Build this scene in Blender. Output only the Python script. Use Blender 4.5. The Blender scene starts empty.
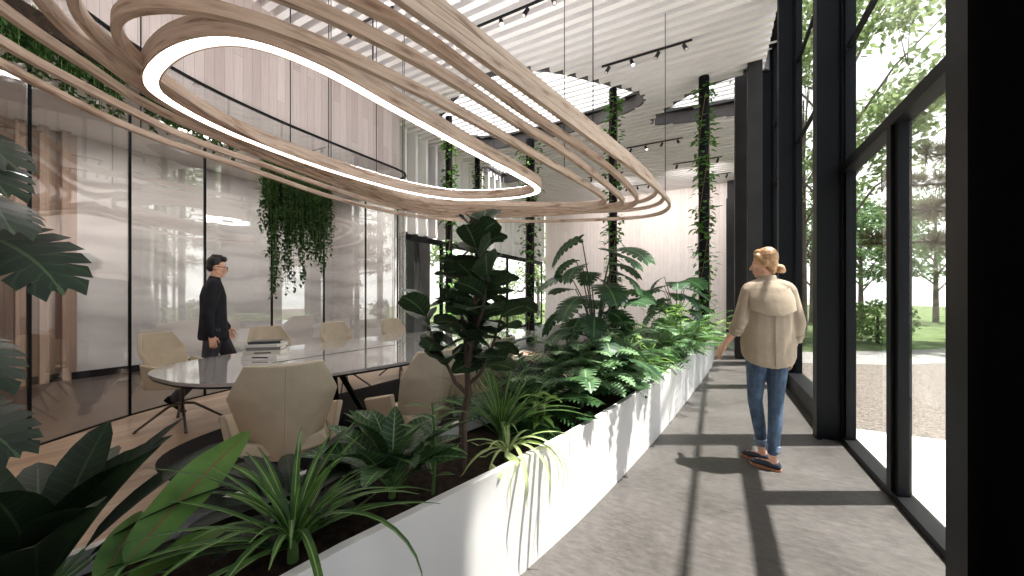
import bpy, math, random
from mathutils import Vector as V, Matrix, Quaternion
R = random.Random(7)
PI = math.pi
C = bpy.context.scene.collection
rad = math.radians

# ------------------------------------------------------------------ mesh building
class MB:
    def __init__(s):
        s.v = []; s.f = []; s.m = []; s.u = []; s.sm = []
    def add(s, vs, fs, mat=0, smooth=False, uvs=None):
        b = len(s.v)
        s.v += [V(p) for p in vs]
        for i, f in enumerate(fs):
            s.f.append([b + k for k in f]); s.m.append(mat); s.sm.append(smooth)
            s.u.append(uvs[i] if uvs else None)
    def box(s, x0, x1, y0, y1, z0, z1, mat=0):
        s.add([(x0,y0,z0),(x1,y0,z0),(x1,y1,z0),(x0,y1,z0),(x0,y0,z1),(x1,y0,z1),(x1,y1,z1),(x0,y1,z1)],
              [(3,2,1,0),(4,5,6,7),(0,1,5,4),(1,2,6,5),(2,3,7,6),(3,0,4,7)], mat)
    def obox(s, c, rot, hx, hy, hz, mat=0):
        c = V(c)
        vs = [c + rot @ V((a*hx, b*hy, d*hz)) for d in (-1,1) for a, b in ((-1,-1),(1,-1),(1,1),(-1,1))]
        s.add(vs, [(3,2,1,0),(4,5,6,7),(0,1,5,4),(1,2,6,5),(2,3,7,6),(3,0,4,7)], mat)
    def tube(s, pts, rs, seg=8, mat=0, smooth=True):
        pts = [V(p) for p in pts]; n = len(pts)
        if not isinstance(rs, (list, tuple)): rs = [rs]*n
        vs = []; ref = None
        for i, p in enumerate(pts):
            d = (pts[min(i+1,n-1)] - pts[max(i-1,0)]).normalized()
            if ref is None:
                ref = V((1,0,0)) if abs(d.x) < .8 else V((0,1,0))
            a = (ref - d*ref.dot(d)).normalized(); ref = a
            b = d.cross(a)
            for k in range(seg):
                t = 2*PI*k/seg
                vs.append(p + (a*math.cos(t) + b*math.sin(t))*rs[i])
        fs = [(i*seg+k, i*seg+(k+1)%seg, (i+1)*seg+(k+1)%seg, (i+1)*seg+k) for i in range(n-1) for k in range(seg)]
        fs.append(tuple(range(seg))[::-1]); fs.append(tuple((n-1)*seg+k for k in range(seg)))
        s.add(vs, fs, mat, smooth)
    def loft(s, rings, mat=0, smooth=True):
        seg = len(rings[0]); n = len(rings)
        vs = [V(p) for r in rings for p in r]
        fs = [(i*seg+k, i*seg+(k+1)%seg, (i+1)*seg+(k+1)%seg, (i+1)*seg+k) for i in range(n-1) for k in range(seg)]
        fs.append(tuple(range(seg))[::-1]); fs.append(tuple((n-1)*seg+k for k in range(seg)))
        s.add(vs, fs, mat, smooth)
    def ellipsoid(s, c, r, rot=None, seg=14, mat=0):
        rings = []
        nr = seg//2
        rot = rot or Matrix.Identity(3); c = V(c)
        for i in range(1, nr):
            ph = -PI/2 + PI*i/nr
            rings.append([c + rot @ V((r[0]*math.cos(ph)*math.cos(2*PI*k/seg), r[1]*math.cos(ph)*math.sin(2*PI*k/seg), r[2]*math.sin(ph))) for k in range(seg)])
        vs = [p for g in rings for p in g]; n = len(rings)
        fs = [(i*seg+k, i*seg+(k+1)%seg, (i+1)*seg+(k+1)%seg, (i+1)*seg+k) for i in range(n-1) for k in range(seg)]
        vs.append(c + rot @ V((0,0,-r[2]))); vs.append(c + rot @ V((0,0,r[2])))
        a = len(vs)-2
        fs += [(a, (k+1)%seg, k) for k in range(seg)]
        fs += [(a+1, (n-1)*seg+k, (n-1)*seg+(k+1)%seg) for k in range(seg)]
        s.add(vs, fs, mat, True)
    def capsule(s, p0, r0, p1, r1, seg=12, mat=0):
        p0 = V(p0); p1 = V(p1); d = (p1-p0); L = d.length; d.normalize()
        pts = []; rs = []
        for a in (-80, -55, -25): pts.append(p0 + d*r0*math.sin(rad(a))); rs.append(r0*math.cos(rad(a)))
        pts.append(p0); rs.append(r0); pts.append(p1); rs.append(r1)
        for a in (25, 55, 80): pts.append(p1 + d*r1*math.sin(rad(a))); rs.append(r1*math.cos(rad(a)))
        s.tube(pts, rs, seg, mat)
    def chain(s, pts, rs):
        for i in range(len(pts)-1): s.capsule(pts[i], rs[i], pts[i+1], rs[i+1])
    def prism(s, poly, z0, z1, mat=0, mat_side=None):
        n = len(poly)
        vs = [(p[0],p[1],z0) for p in poly] + [(p[0],p[1],z1) for p in poly]
        s.add(vs, [tuple(range(n))[::-1], tuple(range(n,2*n))], mat)
        s.add(vs, [(i,(i+1)%n,n+(i+1)%n,n+i) for i in range(n)], mat if mat_side is None else mat_side)
    def sweep(s, path, sect, closed=True, mat=0, smooth=True, dz=None):
        """path 2-D, sect list of (outward offset, z)"""
        n = len(path); m = len(sect); vs = []; acc = [0]
        for i in range(n):
            if i: acc.append(acc[-1] + (V(path[i])-V(path[i-1])).length)
        acc.append(acc[-1] + (V(path[0])-V(path[-1])).length)
        for i in range(n):
            a = V(path[(i-1)%n] if closed else path[max(i-1,0)]); b = V(path[(i+1)%n] if closed else path[min(i+1,n-1)])
            t = (b-a).normalized(); nn = V((t.y, -t.x))
            for o, z in sect: vs.append((path[i][0]+nn.x*o, path[i][1]+nn.y*o, z+(dz(path[i][0], path[i][1]) if dz else 0)))
        fs = []; us = []
        cs = [0]
        for j in range(m): 
            cs.append(cs[-1] + math.hypot(sect[(j+1)%m][0]-sect[j][0], sect[(j+1)%m][1]-sect[j][1]))
        for i in range(n if closed else n-1):
            for j in range(m):
                i2 = (i+1)%n; j2 = (j+1)%m
                fs.append((i*m+j, i2*m+j, i2*m+j2, i*m+j2))
                us.append([(acc[i],cs[j]),(acc[i+1],cs[j]),(acc[i+1],cs[j+1]),(acc[i],cs[j+1])])
        if not closed:
            fs.append(tuple(range(m))[::-1]); us.append(None)
            fs.append(tuple((n-1)*m+j for j in range(m))); us.append(None)
        s.add(vs, fs, mat, smooth, us)
    def build(s, name, mats, parent=None, origin=(0,0,0), bevel=0, loc=None, sharp=35):
        me = bpy.data.meshes.new(name); o3 = V(origin)
        me.from_pydata([tuple(p - o3) for p in s.v], [], s.f)
        uv = me.uv_layers.new(name='UVMap').data
        me.update()
        li = 0
        for pi, p in enumerate(me.polygons):
            p.material_index = s.m[pi]; p.use_smooth = s.sm[pi]
            n = p.normal; u = s.u[pi]
            for k, l in enumerate(p.loop_indices):
                if u: uv[l].uv = u[k]
                else:
                    w = s.v[s.f[pi][k]]
                    if abs(n.z) > .6: uv[l].uv = (w.x, w.y)
                    elif abs(n.x) > abs(n.y): uv[l].uv = (w.y, w.z)
                    else: uv[l].uv = (w.x, w.z)
        for m in (mats if isinstance(mats, (list,tuple)) else [mats]): me.materials.append(m)
        o = bpy.data.objects.new(name, me); C.objects.link(o)
        if parent: o.parent = parent
        else: o.location = origin
        if loc: o.location = loc
        if any(s.sm):
            try: me.set_sharp_from_angle(angle=rad(sharp))
            except Exception: pass
        if bevel:
            b = o.modifiers.new('Bevel', 'BEVEL'); b.width = bevel; b.segments = 2; b.limit_method = 'ANGLE'; b.angle_limit = rad(40)
        return o

def tag(o, label=None, cat=None, group=None, kind=None):
    if label: o['label'] = label
    if cat: o['category'] = cat
    if group: o['group'] = group
    if kind: o['kind'] = kind
    return o
def thing(name, label, cat, loc=(0,0,0), rz=0, group=None):
    o = bpy.data.objects.new(name, None); C.objects.link(o)
    o.location = loc; o.rotation_euler = (0,0,rz); o.empty_display_size = .1
    return tag(o, label, cat, group)
def structure(o): o['kind'] = 'structure'; return o
def copy_tree(o, parent=None):
    c = o.copy(); C.objects.link(c)
    if parent: c.parent = parent
    for ch in list(o.children): copy_tree(ch, c)
    return c
def catmull(P, n=200, smooth=3):
    m = len(P); out = []
    for i in range(m):
        a, b, c, d = [V(P[(i+k)%m]) for k in (-1,0,1,2)]
        for j in range(12):
            t = j/12
            out.append(.5*((2*b) + (c-a)*t + (2*a-5*b+4*c-d)*t*t + (3*b-a-3*c+d)*t**3))
    L = [0]
    for i in range(len(out)): L.append(L[-1] + (out[(i+1)%len(out)]-out[i]).length)
    res = []; k = 0
    for i in range(n):
        s = L[-1]*i/n
        while L[k+1] < s: k += 1
        t = (s-L[k])/max(1e-9, L[k+1]-L[k])
        res.append(out[k].lerp(out[(k+1)%len(out)], t))
    for _ in range(smooth):
        res = [(res[i-1] + res[i]*2 + res[(i+1)%n])/4 for i in range(n)]
    return res
def ccw(P):
    a = sum(P[i][0]*P[(i+1)%len(P)][1]-P[(i+1)%len(P)][0]*P[i][1] for i in range(len(P)))
    return P if a > 0 else P[::-1]
def inside(p, poly):
    c = False; n = len(poly); j = n-1
    for i in range(n):
        xi, yi = poly[i][0], poly[i][1]; xj, yj = poly[j][0], poly[j][1]
        if (yi > p[1]) != (yj > p[1]) and p[0] < (xj-xi)*(p[1]-yi)/(yj-yi)+xi: c = not c
        j = i
    return c
def interp(tab, y):
    if y <= tab[0][0]: 
        (a,b),(c,d) = tab[0],tab[1]; return b+(d-b)*(y-a)/(c-a)
    for (a,b),(c,d) in zip(tab, tab[1:]):
        if y <= c: return b+(d-b)*(y-a)/(c-a)
    return tab[-1][1]

# ------------------------------------------------------------------ materials
def lin(c): return tuple((x/12.92 if x <= .04045 else ((x+.055)/1.055)**2.4) for x in c[:3]) + (1,)
def hx(r,g,b): return lin((r/255,g/255,b/255))
class N:
    def __init__(s, name):
        s.m = bpy.data.materials.new(name); s.m.use_nodes = True; s.t = s.m.node_tree
        s.b = s.t.nodes['Principled BSDF']; s.out = s.t.nodes['Material Output']
    def n(s, ty, **kw):
        x = s.t.nodes.new(ty)
        for k, v in kw.items():
            if k.startswith('i_'): x.inputs[k[2:].replace('_',' ')].default_value = v
            else: setattr(x, k, v)
        return x
    def l(s, a, b): s.t.links.new(a, b)
    def math(s, op, a, b=None):
        x = s.n('ShaderNodeMath', operation=op)
        for i, q in enumerate((a,b)):
            if q is None: continue
            if isinstance(q, (int,float)): x.inputs[i].default_value = q
            else: s.l(q, x.inputs[i])
        return x.outputs[0]
    def ramp(s, fac, stops):
        x = s.n('ShaderNodeValToRGB'); e = x.color_ramp.elements
        while len(e) < len(stops): e.new(.5)
        for i, (p, c) in enumerate(stops): e[i].position = p; e[i].color = c
        s.l(fac, x.inputs[0]); return x.outputs[0]
    def mix(s, fac, a, b, mode='MIX'):
        x = s.n('ShaderNodeMix', data_type='RGBA', blend_type=mode)
        for q, i in ((fac,0),(a,6),(b,7)):
            if isinstance(q, (int,float)): x.inputs[i].default_value = q
            elif isinstance(q, tuple): x.inputs[i].default_value = q
            else: s.l(q, x.inputs[i])
        return x.outputs[2]
    def noise(s, scale, detail=4, vec=None, rough=.5, stretch=None, coord='Object'):
        if vec is None:
            tc = s.n('ShaderNodeTexCoord'); vec = tc.outputs[coord]
        if stretch:
            mp = s.n('ShaderNodeMapping'); mp.inputs['Scale'].default_value = stretch; s.l(vec, mp.inputs[0]); vec = mp.outputs[0]
        x = s.n('ShaderNodeTexNoise', i_Scale=scale, i_Detail=detail, i_Roughness=rough); s.l(vec, x.inputs['Vector'])
        return x.outputs[0]
    def bump(s, h, strength=.2, dist=.01):
        x = s.n('ShaderNodeBump', i_Strength=strength, i_Distance=dist); s.l(h, x.inputs['Height']); s.l(x.outputs[0], s.b.inputs['Normal'])
    def set(s, **kw):
        for k, v in kw.items(): s.b.inputs[k.replace('_',' ')].default_value = v
        return s
def simple(name, col, rough=.5, metal=0, var=.12, scale=8, bump=0, bscale=60, spec=.5):
    m = N(name); f = m.noise(scale)
    d = tuple(c*(1-var) for c in col[:3])+(1,); e = tuple(min(1,c*(1+var)) for c in col[:3])+(1,)
    m.l(m.ramp(f, [(.3,d),(.7,e)]), m.b.inputs['Base Color']); m.set(Roughness=rough, Metallic=metal, Specular_IOR_Level=spec)
    if bump: m.bump(m.noise(bscale, 3), bump, .004)
    return m.m
def planks(name, w, L, cols, rough=.5, gap=.02, swap=False, grain=.25, spec=.4):
    """boards w wide running along v (or u when swap), joints every L, one tone per board"""
    m = N(name); uv = m.n('ShaderNodeUVMap').outputs[0]
    sp = m.n('ShaderNodeSeparateXYZ'); m.l(uv, sp.inputs[0])
    u, v = (sp.outputs[1], sp.outputs[0]) if swap else (sp.outputs[0], sp.outputs[1])
    us = m.math('DIVIDE', u, w); iu = m.math('FLOOR', us); fu = m.math('FRACT', us)
    wn = m.n('ShaderNodeTexWhiteNoise', noise_dimensions='1D'); m.l(iu, wn.inputs['W'])
    vs = m.math('ADD', m.math('DIVIDE', v, L), m.math('MULTIPLY', wn.outputs[0], 7.3)); iv = m.math('FLOOR', vs); fv = m.math('FRACT', vs)
    w2 = m.n('ShaderNodeTexWhiteNoise', noise_dimensions='2D'); cx = m.n('ShaderNodeCombineXYZ'); m.l(iu, cx.inputs[0]); m.l(iv, cx.inputs[1]); m.l(cx.outputs[0], w2.inputs['Vector'])
    gx = m.n('ShaderNodeCombineXYZ'); m.l(m.math('MULTIPLY', u, 60), gx.inputs[0]); m.l(m.math('MULTIPLY', v, 2.5), gx.inputs[1]); m.l(m.math('MULTIPLY', w2.outputs[0], 50), gx.inputs[2])
    g = m.noise(1, 5, gx.outputs[0], .6)
    col = m.ramp(w2.outputs[0], [(i/(len(cols)-1), c) for i, c in enumerate(cols)])
    dark = m.mix(1.0, col, hx(150,130,118), 'MULTIPLY')
    gm = m.math('MULTIPLY', m.ramp(g, [(.35,(0,0,0,1)),(.75,(1,1,1,1))]), grain)
    c2 = m.mix(gm, col, dark)
    e = m.math('MAXIMUM', m.math('LESS_THAN', fu, gap), m.math('LESS_THAN', fv, gap*w/L))
    m.l(m.mix(m.math('MULTIPLY', e, .6), c2, (.05,.04,.035,1)), m.b.inputs['Base Color'])
    m.set(Roughness=rough, Specular_IOR_Level=spec); m.bump(m.math('SUBTRACT', 1, e), .25, .003)
    return m.m
def ringwood(name):
    m = N(name); uv = m.n('ShaderNodeUVMap').outputs[0]
    sp = m.n('ShaderNodeSeparateXYZ'); m.l(uv, sp.inputs[0])
    gx = m.n('ShaderNodeCombineXYZ'); m.l(m.math('MULTIPLY', sp.outputs[0], 2.2), gx.inputs[0]); m.l(m.math('MULTIPLY', sp.outputs[1], 26), gx.inputs[1])
    g = m.noise(1.3, 6, gx.outputs[0], .62)
    b = m.n('ShaderNodeCombineXYZ'); m.l(m.math('MULTIPLY', sp.outputs[0], 1.1), b.inputs[0]); m.l(m.math('MULTIPLY', sp.outputs[1], 7), b.inputs[1])
    k = m.noise(2.2, 3, b.outputs[0])
    c = m.ramp(g, [(.25,hx(152,126,107)),(.5,hx(193,168,149)),(.8,hx(212,191,174))])
    c = m.mix(m.math('MULTIPLY', m.ramp(k, [(.55,(0,0,0,1)),(.66,(1,1,1,1))]), .75), c, hx(122,90,68))
    m.l(c, m.b.inputs['Base Color']); m.set(Roughness=.5, Specular_IOR_Level=.35); m.bump(g, .1, .002)
    return m.m
def glassmat(name, tint=(.96,.98,.97,1), base=.06, gain=.9, rough=.0, ior=1.5):
    m = N(name); m.t.nodes.remove(m.b)
    fr = m.n('ShaderNodeLayerWeight', i_Blend=.5)
    fac = m.math('MINIMUM', m.math('ADD', m.math('MULTIPLY', m.math('POWER', fr.outputs['Facing'], 4.5), gain), base), 1)
    tr = m.n('ShaderNodeBsdfTransparent'); tr.inputs[0].default_value = tint
    gl = m.n('ShaderNodeBsdfGlossy'); gl.inputs['Roughness'].default_value = rough; gl.inputs['Color'].default_value = (1,1,1,1)
    mx = m.n('ShaderNodeMixShader'); m.l(fac, mx.inputs[0]); m.l(tr.outputs[0], mx.inputs[1]); m.l(gl.outputs[0], mx.inputs[2]); m.l(mx.outputs[0], m.out.inputs[0])
    return m.m
def leafmat(name, dark, light, vein=None, rough=.38, veins=9, veinw=.5, trans=.25, midw=.05, var=.35):
    """leaf colour from the leaf's own uv: u 0..1 across, v 0..1 along"""
    m = N(name); uv = m.n('ShaderNodeUVMap').outputs[0]
    sp = m.n('ShaderNodeSeparateXYZ'); m.l(uv, sp.inputs[0])
    a = m.math('ABSOLUTE', m.math('SUBTRACT', sp.outputs[0], .5))
    f = m.noise(9, 3)
    col = m.ramp(f, [(.5-var/2,dark),(.5+var/2,light)])
    if vein:
        w = m.math('FRACT', m.math('SUBTRACT', m.math('MULTIPLY', sp.outputs[1], veins), m.math('MULTIPLY', a, 2.2)))
        vm = m.math('MULTIPLY', m.math('LESS_THAN', w, .16), veinw)
        mid = m.math('LESS_THAN', a, midw)
        col = m.mix(m.math('MAXIMUM', vm, mid), col, vein)
        m.bump(m.math('MULTIPLY', w, m.math('SUBTRACT', .5, a)), .3, .004)
    m.l(col, m.b.inputs['Base Color']); m.set(Roughness=rough, Specular_IOR_Level=.25)
    if trans:
        t = m.n('ShaderNodeBsdfTranslucent'); m.l(m.mix(.5, col, (.55,.75,.12,1), 'MULTIPLY') if False else col, t.inputs[0])
        mx = m.n('ShaderNodeMixShader'); mx.inputs[0].default_value = trans
        m.l(m.b.outputs[0], mx.inputs[1]); m.l(t.outputs[0], mx.inputs[2]); m.l(mx.outputs[0], m.out.inputs[0])
    return m.m
def emit(name, col, s):
    m = N(name); m.set(Emission_Color=col, Emission_Strength=s); m.b.inputs['Base Color'].default_value = col; return m.m

M = {}
WC = [hx(178,163,157), hx(192,179,174), hx(184,171,165), hx(200,188,183), hx(172,157,151)]
M['wallwood'] = planks('pale_wall_boards', .13, 2.6, WC, .5, .03, grain=.22)
M['rearwood'] = planks('pale_rear_boards', .16, 6, [hx(228,213,205),hx(238,226,219),hx(233,219,211)], .55, .02, grain=.3)
M['parquet'] = planks('oak_floor_boards', .14, 1.7, [hx(150,123,100),hx(176,150,126),hx(162,136,112),hx(186,162,138)], .32, .02, swap=False, grain=.6)
M['darkfloor'] = planks('dark_oak_floor', .14, 1.7, [hx(66,54,47),hx(78,64,55),hx(60,50,43)], .4, .02, grain=.5)
M['backwood'] = planks('wood_back_boards', .12, 4, [hx(150,124,108),hx(172,146,130),hx(160,134,118)], .5, .03, grain=.3)
M['ring'] = ringwood('oak_veneer')
M['steel'] = simple('black_steel', hx(11,11,12), .5, .0, .15, 5, spec=.15)
M['darkstone'] = simple('dark_pier_concrete', hx(38,35,34), .7, 0, .35, 2.2, .2, 20)
M['white'] = simple('white_lacquer', hx(224,218,214), .38, 0, .02, 3)
M['slat'] = simple('white_slat_paint', hx(232,226,224), .6, 0, .02, 2)
M['deck'] = simple('black_ceiling_void', hx(20,19,19), .8, 0, .1, 3)
M['upstand'] = simple('grey_skylight_upstand', hx(88,84,83), .8, 0, .25, 1.2)
M['soil'] = simple('potting_soil', hx(44,34,28), .95, 0, .5, 30, .8, 50, .1)
M['carpet'] = simple('charcoal_carpet', hx(46,43,43), .95, 0, .3, 60, .4, 220, .1)
M['glass'] = glassmat('clear_glass', base=.025, gain=.5)
M['partglass'] = glassmat('partition_glass', (.96,.965,.96,1), .14, .5)
M['frosted'] = simple('track_black', hx(22,22,22), .5)
M['fabric'] = simple('oatmeal_upholstery', hx(178,163,142), .9, 0, .05, 14, .4, 340, .2)
M['chrome'] = simple('brushed_dark_metal', hx(92,88,84), .3, .85, .1, 10)
M['led'] = emit('led_diffuser', (1,.985,.96,1), 6)
M['added_glow'] = emit('added_ceiling_glow', (.975,.985,1,1), 42)  # strong added glow that brightens the ceiling slats
M['lamp'] = emit('lamp_lens', (1,.95,.88,1), 4)
M['skin'] = simple('skin', hx(214,166,140), .5, 0, .06, 20, .05, 200, .3)
M['blonde'] = simple('blonde_hair', hx(172,132,92), .45, 0, .35, 60, .5, 120)
M['black_hair'] = simple('dark_hair', hx(30,25,23), .5, 0, .3, 60, .5, 120)
M['beard'] = simple('stubble', hx(150,116,98), .7, 0, .1, 60)
M['jacket'] = simple('beige_cotton', hx(164,147,129), .85, 0, .10, 9, .55, 18, .2)
M['denim'] = simple('blue_denim', hx(72,88,108), .85, 0, .42, 14, .5, 26, .2)
M['denim_light'] = simple('denim_turn_up', hx(112,126,144), .85, 0, .15, 20, .3, 60)
M['knit'] = simple('black_knit', hx(38,38,42), .9, 0, .12, 12, .5, 24, .15)
M['slacks'] = simple('grey_slacks', hx(66,64,70), .85, 0, .12, 12, .4, 24, .2)
M['navy'] = simple('navy_suede', hx(36,42,58), .7, 0, .15, 20)
M['sole'] = simple('tan_sole', hx(160,104,72), .6)
M['bark'] = simple('brown_bark', hx(72,54,44), .9, 0, .35, 14, .7, 40)
M['bark_grey'] = simple('grey_bark', hx(104,90,80), .9, 0, .35, 6, .7, 20)
M['stem'] = simple('green_stem', hx(86,116,58), .5, 0, .2, 20)
M['stem_dark'] = simple('dark_green_stem', hx(46,64,40), .5, 0, .2, 20)
M['aerial'] = simple('brown_stem', hx(120,86,62), .7, 0, .2, 20)
# leaves
M['fig'] = leafmat('fiddle_leaf', hx(30,44,30), hx(52,70,46), hx(104,124,82), .34, 7, .25, .15, .03)
M['monstera'] = leafmat('monstera_leaf', hx(34,58,38), hx(62,92,58), hx(104,138,88), .42, 9, .2, .2, .03)
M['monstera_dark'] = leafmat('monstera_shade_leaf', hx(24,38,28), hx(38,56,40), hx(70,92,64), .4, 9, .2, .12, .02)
M['xanadu'] = leafmat('lobed_leaf', hx(70,104,66), hx(138,168,122), hx(164,190,146), .32, 9, .15, .25, .03)
M['grass'] = leafmat('strap_leaf', hx(44,74,34), hx(86,118,58), hx(138,170,92), .4, 0.01, .0, .25, .08)
M['spider'] = leafmat('spider_leaf', hx(140,166,88), hx(190,206,140), hx(226,232,180), .4, .01, 0, .35, .12)
M['nest'] = leafmat('glossy_nest_leaf', hx(18,28,18), hx(32,46,28), hx(54,70,44), .5, 14, .25, .12, .025)
M['paddle'] = leafmat('serrated_paddle_leaf', hx(70,104,44), hx(104,138,66), hx(140,84,66), .45, 16, .0, .3, .022)
M['aglao'] = leafmat('dumb_cane_leaf', hx(32,56,32), hx(58,86,50), hx(130,156,104), .32, 11, .45, .15, .03)
M['lime'] = leafmat('lime_leaf', hx(112,152,66), hx(160,190,100), hx(196,212,140), .42, 8, .2, .35, .05)
M['fern'] = leafmat('fern_leaf', hx(66,106,52), hx(120,158,84), None, .45, trans=.3)
M['palm'] = leafmat('dark_palm_leaf', hx(34,60,34), hx(62,96,52), None, .4, trans=.2)
M['ivy'] = leafmat('ivy_leaf', hx(52,96,34), hx(104,150,62), None, .4, trans=.25)
M['hang'] = leafmat('hanging_leaf', hx(30,54,24), hx(66,98,44), None, .5, trans=.25)
M['flower'] = simple('magenta_petal', hx(176,70,120), .6)
M['tree_light'] = leafmat('spring_leaf', hx(104,122,78), hx(150,166,114), None, .5, trans=.45)
M['tree_mid'] = leafmat('summer_leaf', hx(78,104,66), hx(118,142,94), None, .5, trans=.4)
M['needles'] = leafmat('pine_needle', hx(84,82,54), hx(124,118,82), None, .6, trans=.35)
M['hedge'] = leafmat('hedge_leaf', hx(96,124,66), hx(140,164,96), None, .6, trans=.3)

def concrete():
    m = N('polished_concrete_tiles'); uv = m.n('ShaderNodeUVMap').outputs[0]
    a = m.noise(1.6, 6, uv, .65); b = m.noise(14, 5, uv, .7, (1,2.2,1))
    c = m.mix(.5, m.ramp(a, [(.3,hx(60,56,54)),(.7,hx(92,86,83))]), m.ramp(b, [(.3,hx(48,45,43)),(.7,hx(102,96,92))]))
    sp = m.n('ShaderNodeSeparateXYZ'); m.l(uv, sp.inputs[0])
    j = m.math('MAXIMUM', m.math('LESS_THAN', m.math('FRACT', m.math('DIVIDE', m.math('ADD', sp.outputs[0], 5.55), 2.4)), .002), m.math('LESS_THAN', m.math('FRACT', m.math('DIVIDE', m.math('ADD', sp.outputs[1], .3), 1.2)), .006))
    m.l(m.mix(m.math('MULTIPLY', j, .35), c, (.06,.055,.05,1)), m.b.inputs['Base Color'])
    m.l(m.ramp(a, [(.3,(.34,)*3+(1,)),(.7,(.55,)*3+(1,))]), m.b.inputs['Roughness']); m.set(Specular_IOR_Level=.4); m.bump(b, .25, .003)
    return m.m
M['concrete'] = concrete()
def marble():
    m = N('grey_veined_marble')
    w = m.noise(1.1, 6, stretch=(.4,.4,1.6)); v = m.n('ShaderNodeTexWave', wave_type='BANDS', bands_direction='Z', i_Scale=.4, i_Distortion=22, i_Detail=7, i_Detail_Scale=1.2)
    tc = m.n('ShaderNodeTexCoord'); mp = m.n('ShaderNodeMapping'); mp.inputs['Scale'].default_value = (.35,.35,1.2); m.l(tc.outputs['Object'], mp.inputs[0]); m.l(mp.outputs[0], v.inputs[0])
    c = m.mix(.5, m.ramp(w, [(.3,hx(168,162,160)),(.7,hx(214,209,206))]), m.ramp(v.outputs[0], [(.0,hx(160,154,152)),(.3,hx(190,184,182)),(1,hx(206,201,199))]))
    m.l(c, m.b.inputs['Base Color']); m.set(Roughness=.3); return m.m
M['marble'] = marble()
def gravel():
    m = N('pale_gravel'); tc = m.n('ShaderNodeTexCoord')
    v = m.n('ShaderNodeTexVoronoi', i_Scale=55); m.l(tc.outputs['Object'], v.inputs['Vector'])
    sp = m.n('ShaderNodeSeparateColor'); m.l(v.outputs['Color'], sp.inputs[0])
    m.l(m.ramp(sp.outputs[0], [(0,hx(70,61,54)),(.5,hx(104,93,84)),(1,hx(128,118,110))]), m.b.inputs['Base Color']); m.set(Roughness=.9); m.bump(v.outputs['Distance'], .6, .02); return m.m
M['gravel'] = gravel()
M['paving'] = simple('white_paving', hx(200,197,193), .7, 0, .04, 2)
M['path'] = simple('pale_path', hx(128,124,120), .8, 0, .06, 3)
M['lawn'] = simple('mown_lawn', hx(84,96,62), .95, 0, .3, 3, .6, 60, .1)
def tabletop():
    m = N('grey_glossy_table'); f = m.noise(2, 3)
    m.l(m.ramp(f, [(.3,hx(150,146,144)),(.7,hx(166,162,160))]), m.b.inputs['Base Color']); m.set(Roughness=.06, Specular_IOR_Level=.9, Coat_Weight=.6, Coat_Roughness=.02); return m.m
M['table'] = tabletop()

# ------------------------------------------------------------------ the shell
H = 5.85                      # underside of the ceiling slats
XG = 1.05                     # street glazing line
XL = -7.6                     # far garden glazing line
YB, YF = -3.0, 17.0

# floors
b = MB(); b.box(-12, XG+.1, YB-.2, YF+.2, -.2, 0); structure(b.build('floor', M['concrete']))
GP = [(-4.75,-3.0),(-4.75,-1.6),(-4.76,-.5),(-4.9,.28),(-5.18,.82),(-5.66,1.58),(-5.94,2.38),(-6.07,3.3),(-6.1,4.2),(-6.1,5.1),(-6.1,5.95),(-6.2,6.28),(-6.5,6.45),(-7.5,6.5)]
def smoothline(P, n=8):
    out = []
    for i in range(len(P)-1):
        a = V(P[max(i-1,0)]); p = V(P[i]); q = V(P[i+1]); d = V(P[min(i+2,len(P)-1)])
        for j in range(n):
            t = j/n
            out.append(.5*((2*p)+(q-a)*t+(2*a-5*p+4*q-d)*t*t+(3*p-a-3*q+d)*t**3))
    out.append(V(P[-1])); return out
GL = smoothline(GP)
OUT = [(-1.5,-1.25),(-.6,-1.15),(.7,-1.0),(1.545,-.80),(2.09,-.69),(2.54,-.62),(3.59,-.48),(5.23,-.306),(7.39,-.1),(8.9,0.0)]
def xo(y): return interp(OUT, y)
b = MB()
poly = [(p.x, p.y) for p in GL[:-8] if p.y < 6.4] + [(-6.2,7.4),(-4.4,8.1),(-2.4,8.0),(-.95,7.0)] + [(xo(y)-.3, y) for y in (6,5,4,3,2.2,1.4,.6,-.2,-1.2,-3.0)]
b.prism(poly, 0, .004); o = structure(b.build('floor_oak', M['parquet']))
b = MB()
sx, sy, ax, ay = -3.3, 4.0, 1.14, 2.85
cp = [(sx+ax*math.copysign(abs(math.cos(t))**(2/3.4), math.cos(t)), sy+ay*math.copysign(abs(math.sin(t))**(2/3.4), math.sin(t))) for t in [2*PI*i/72 for i in range(72)]]
b.prism(cp, .004, .012); tag(b.build('area_rug', M['carpet'], origin=(0,0,0)), 'charcoal carpet set in the oak floor under the long table', 'rug')
b = MB()
b.prism([(p.x-.03, p.y) for p in GL if p.y < 6.5][::-1] + [(-11,-3),(-11,6.45)][::1], .004, .008); structure(b.build('floor_dark', M['darkfloor']))

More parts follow.
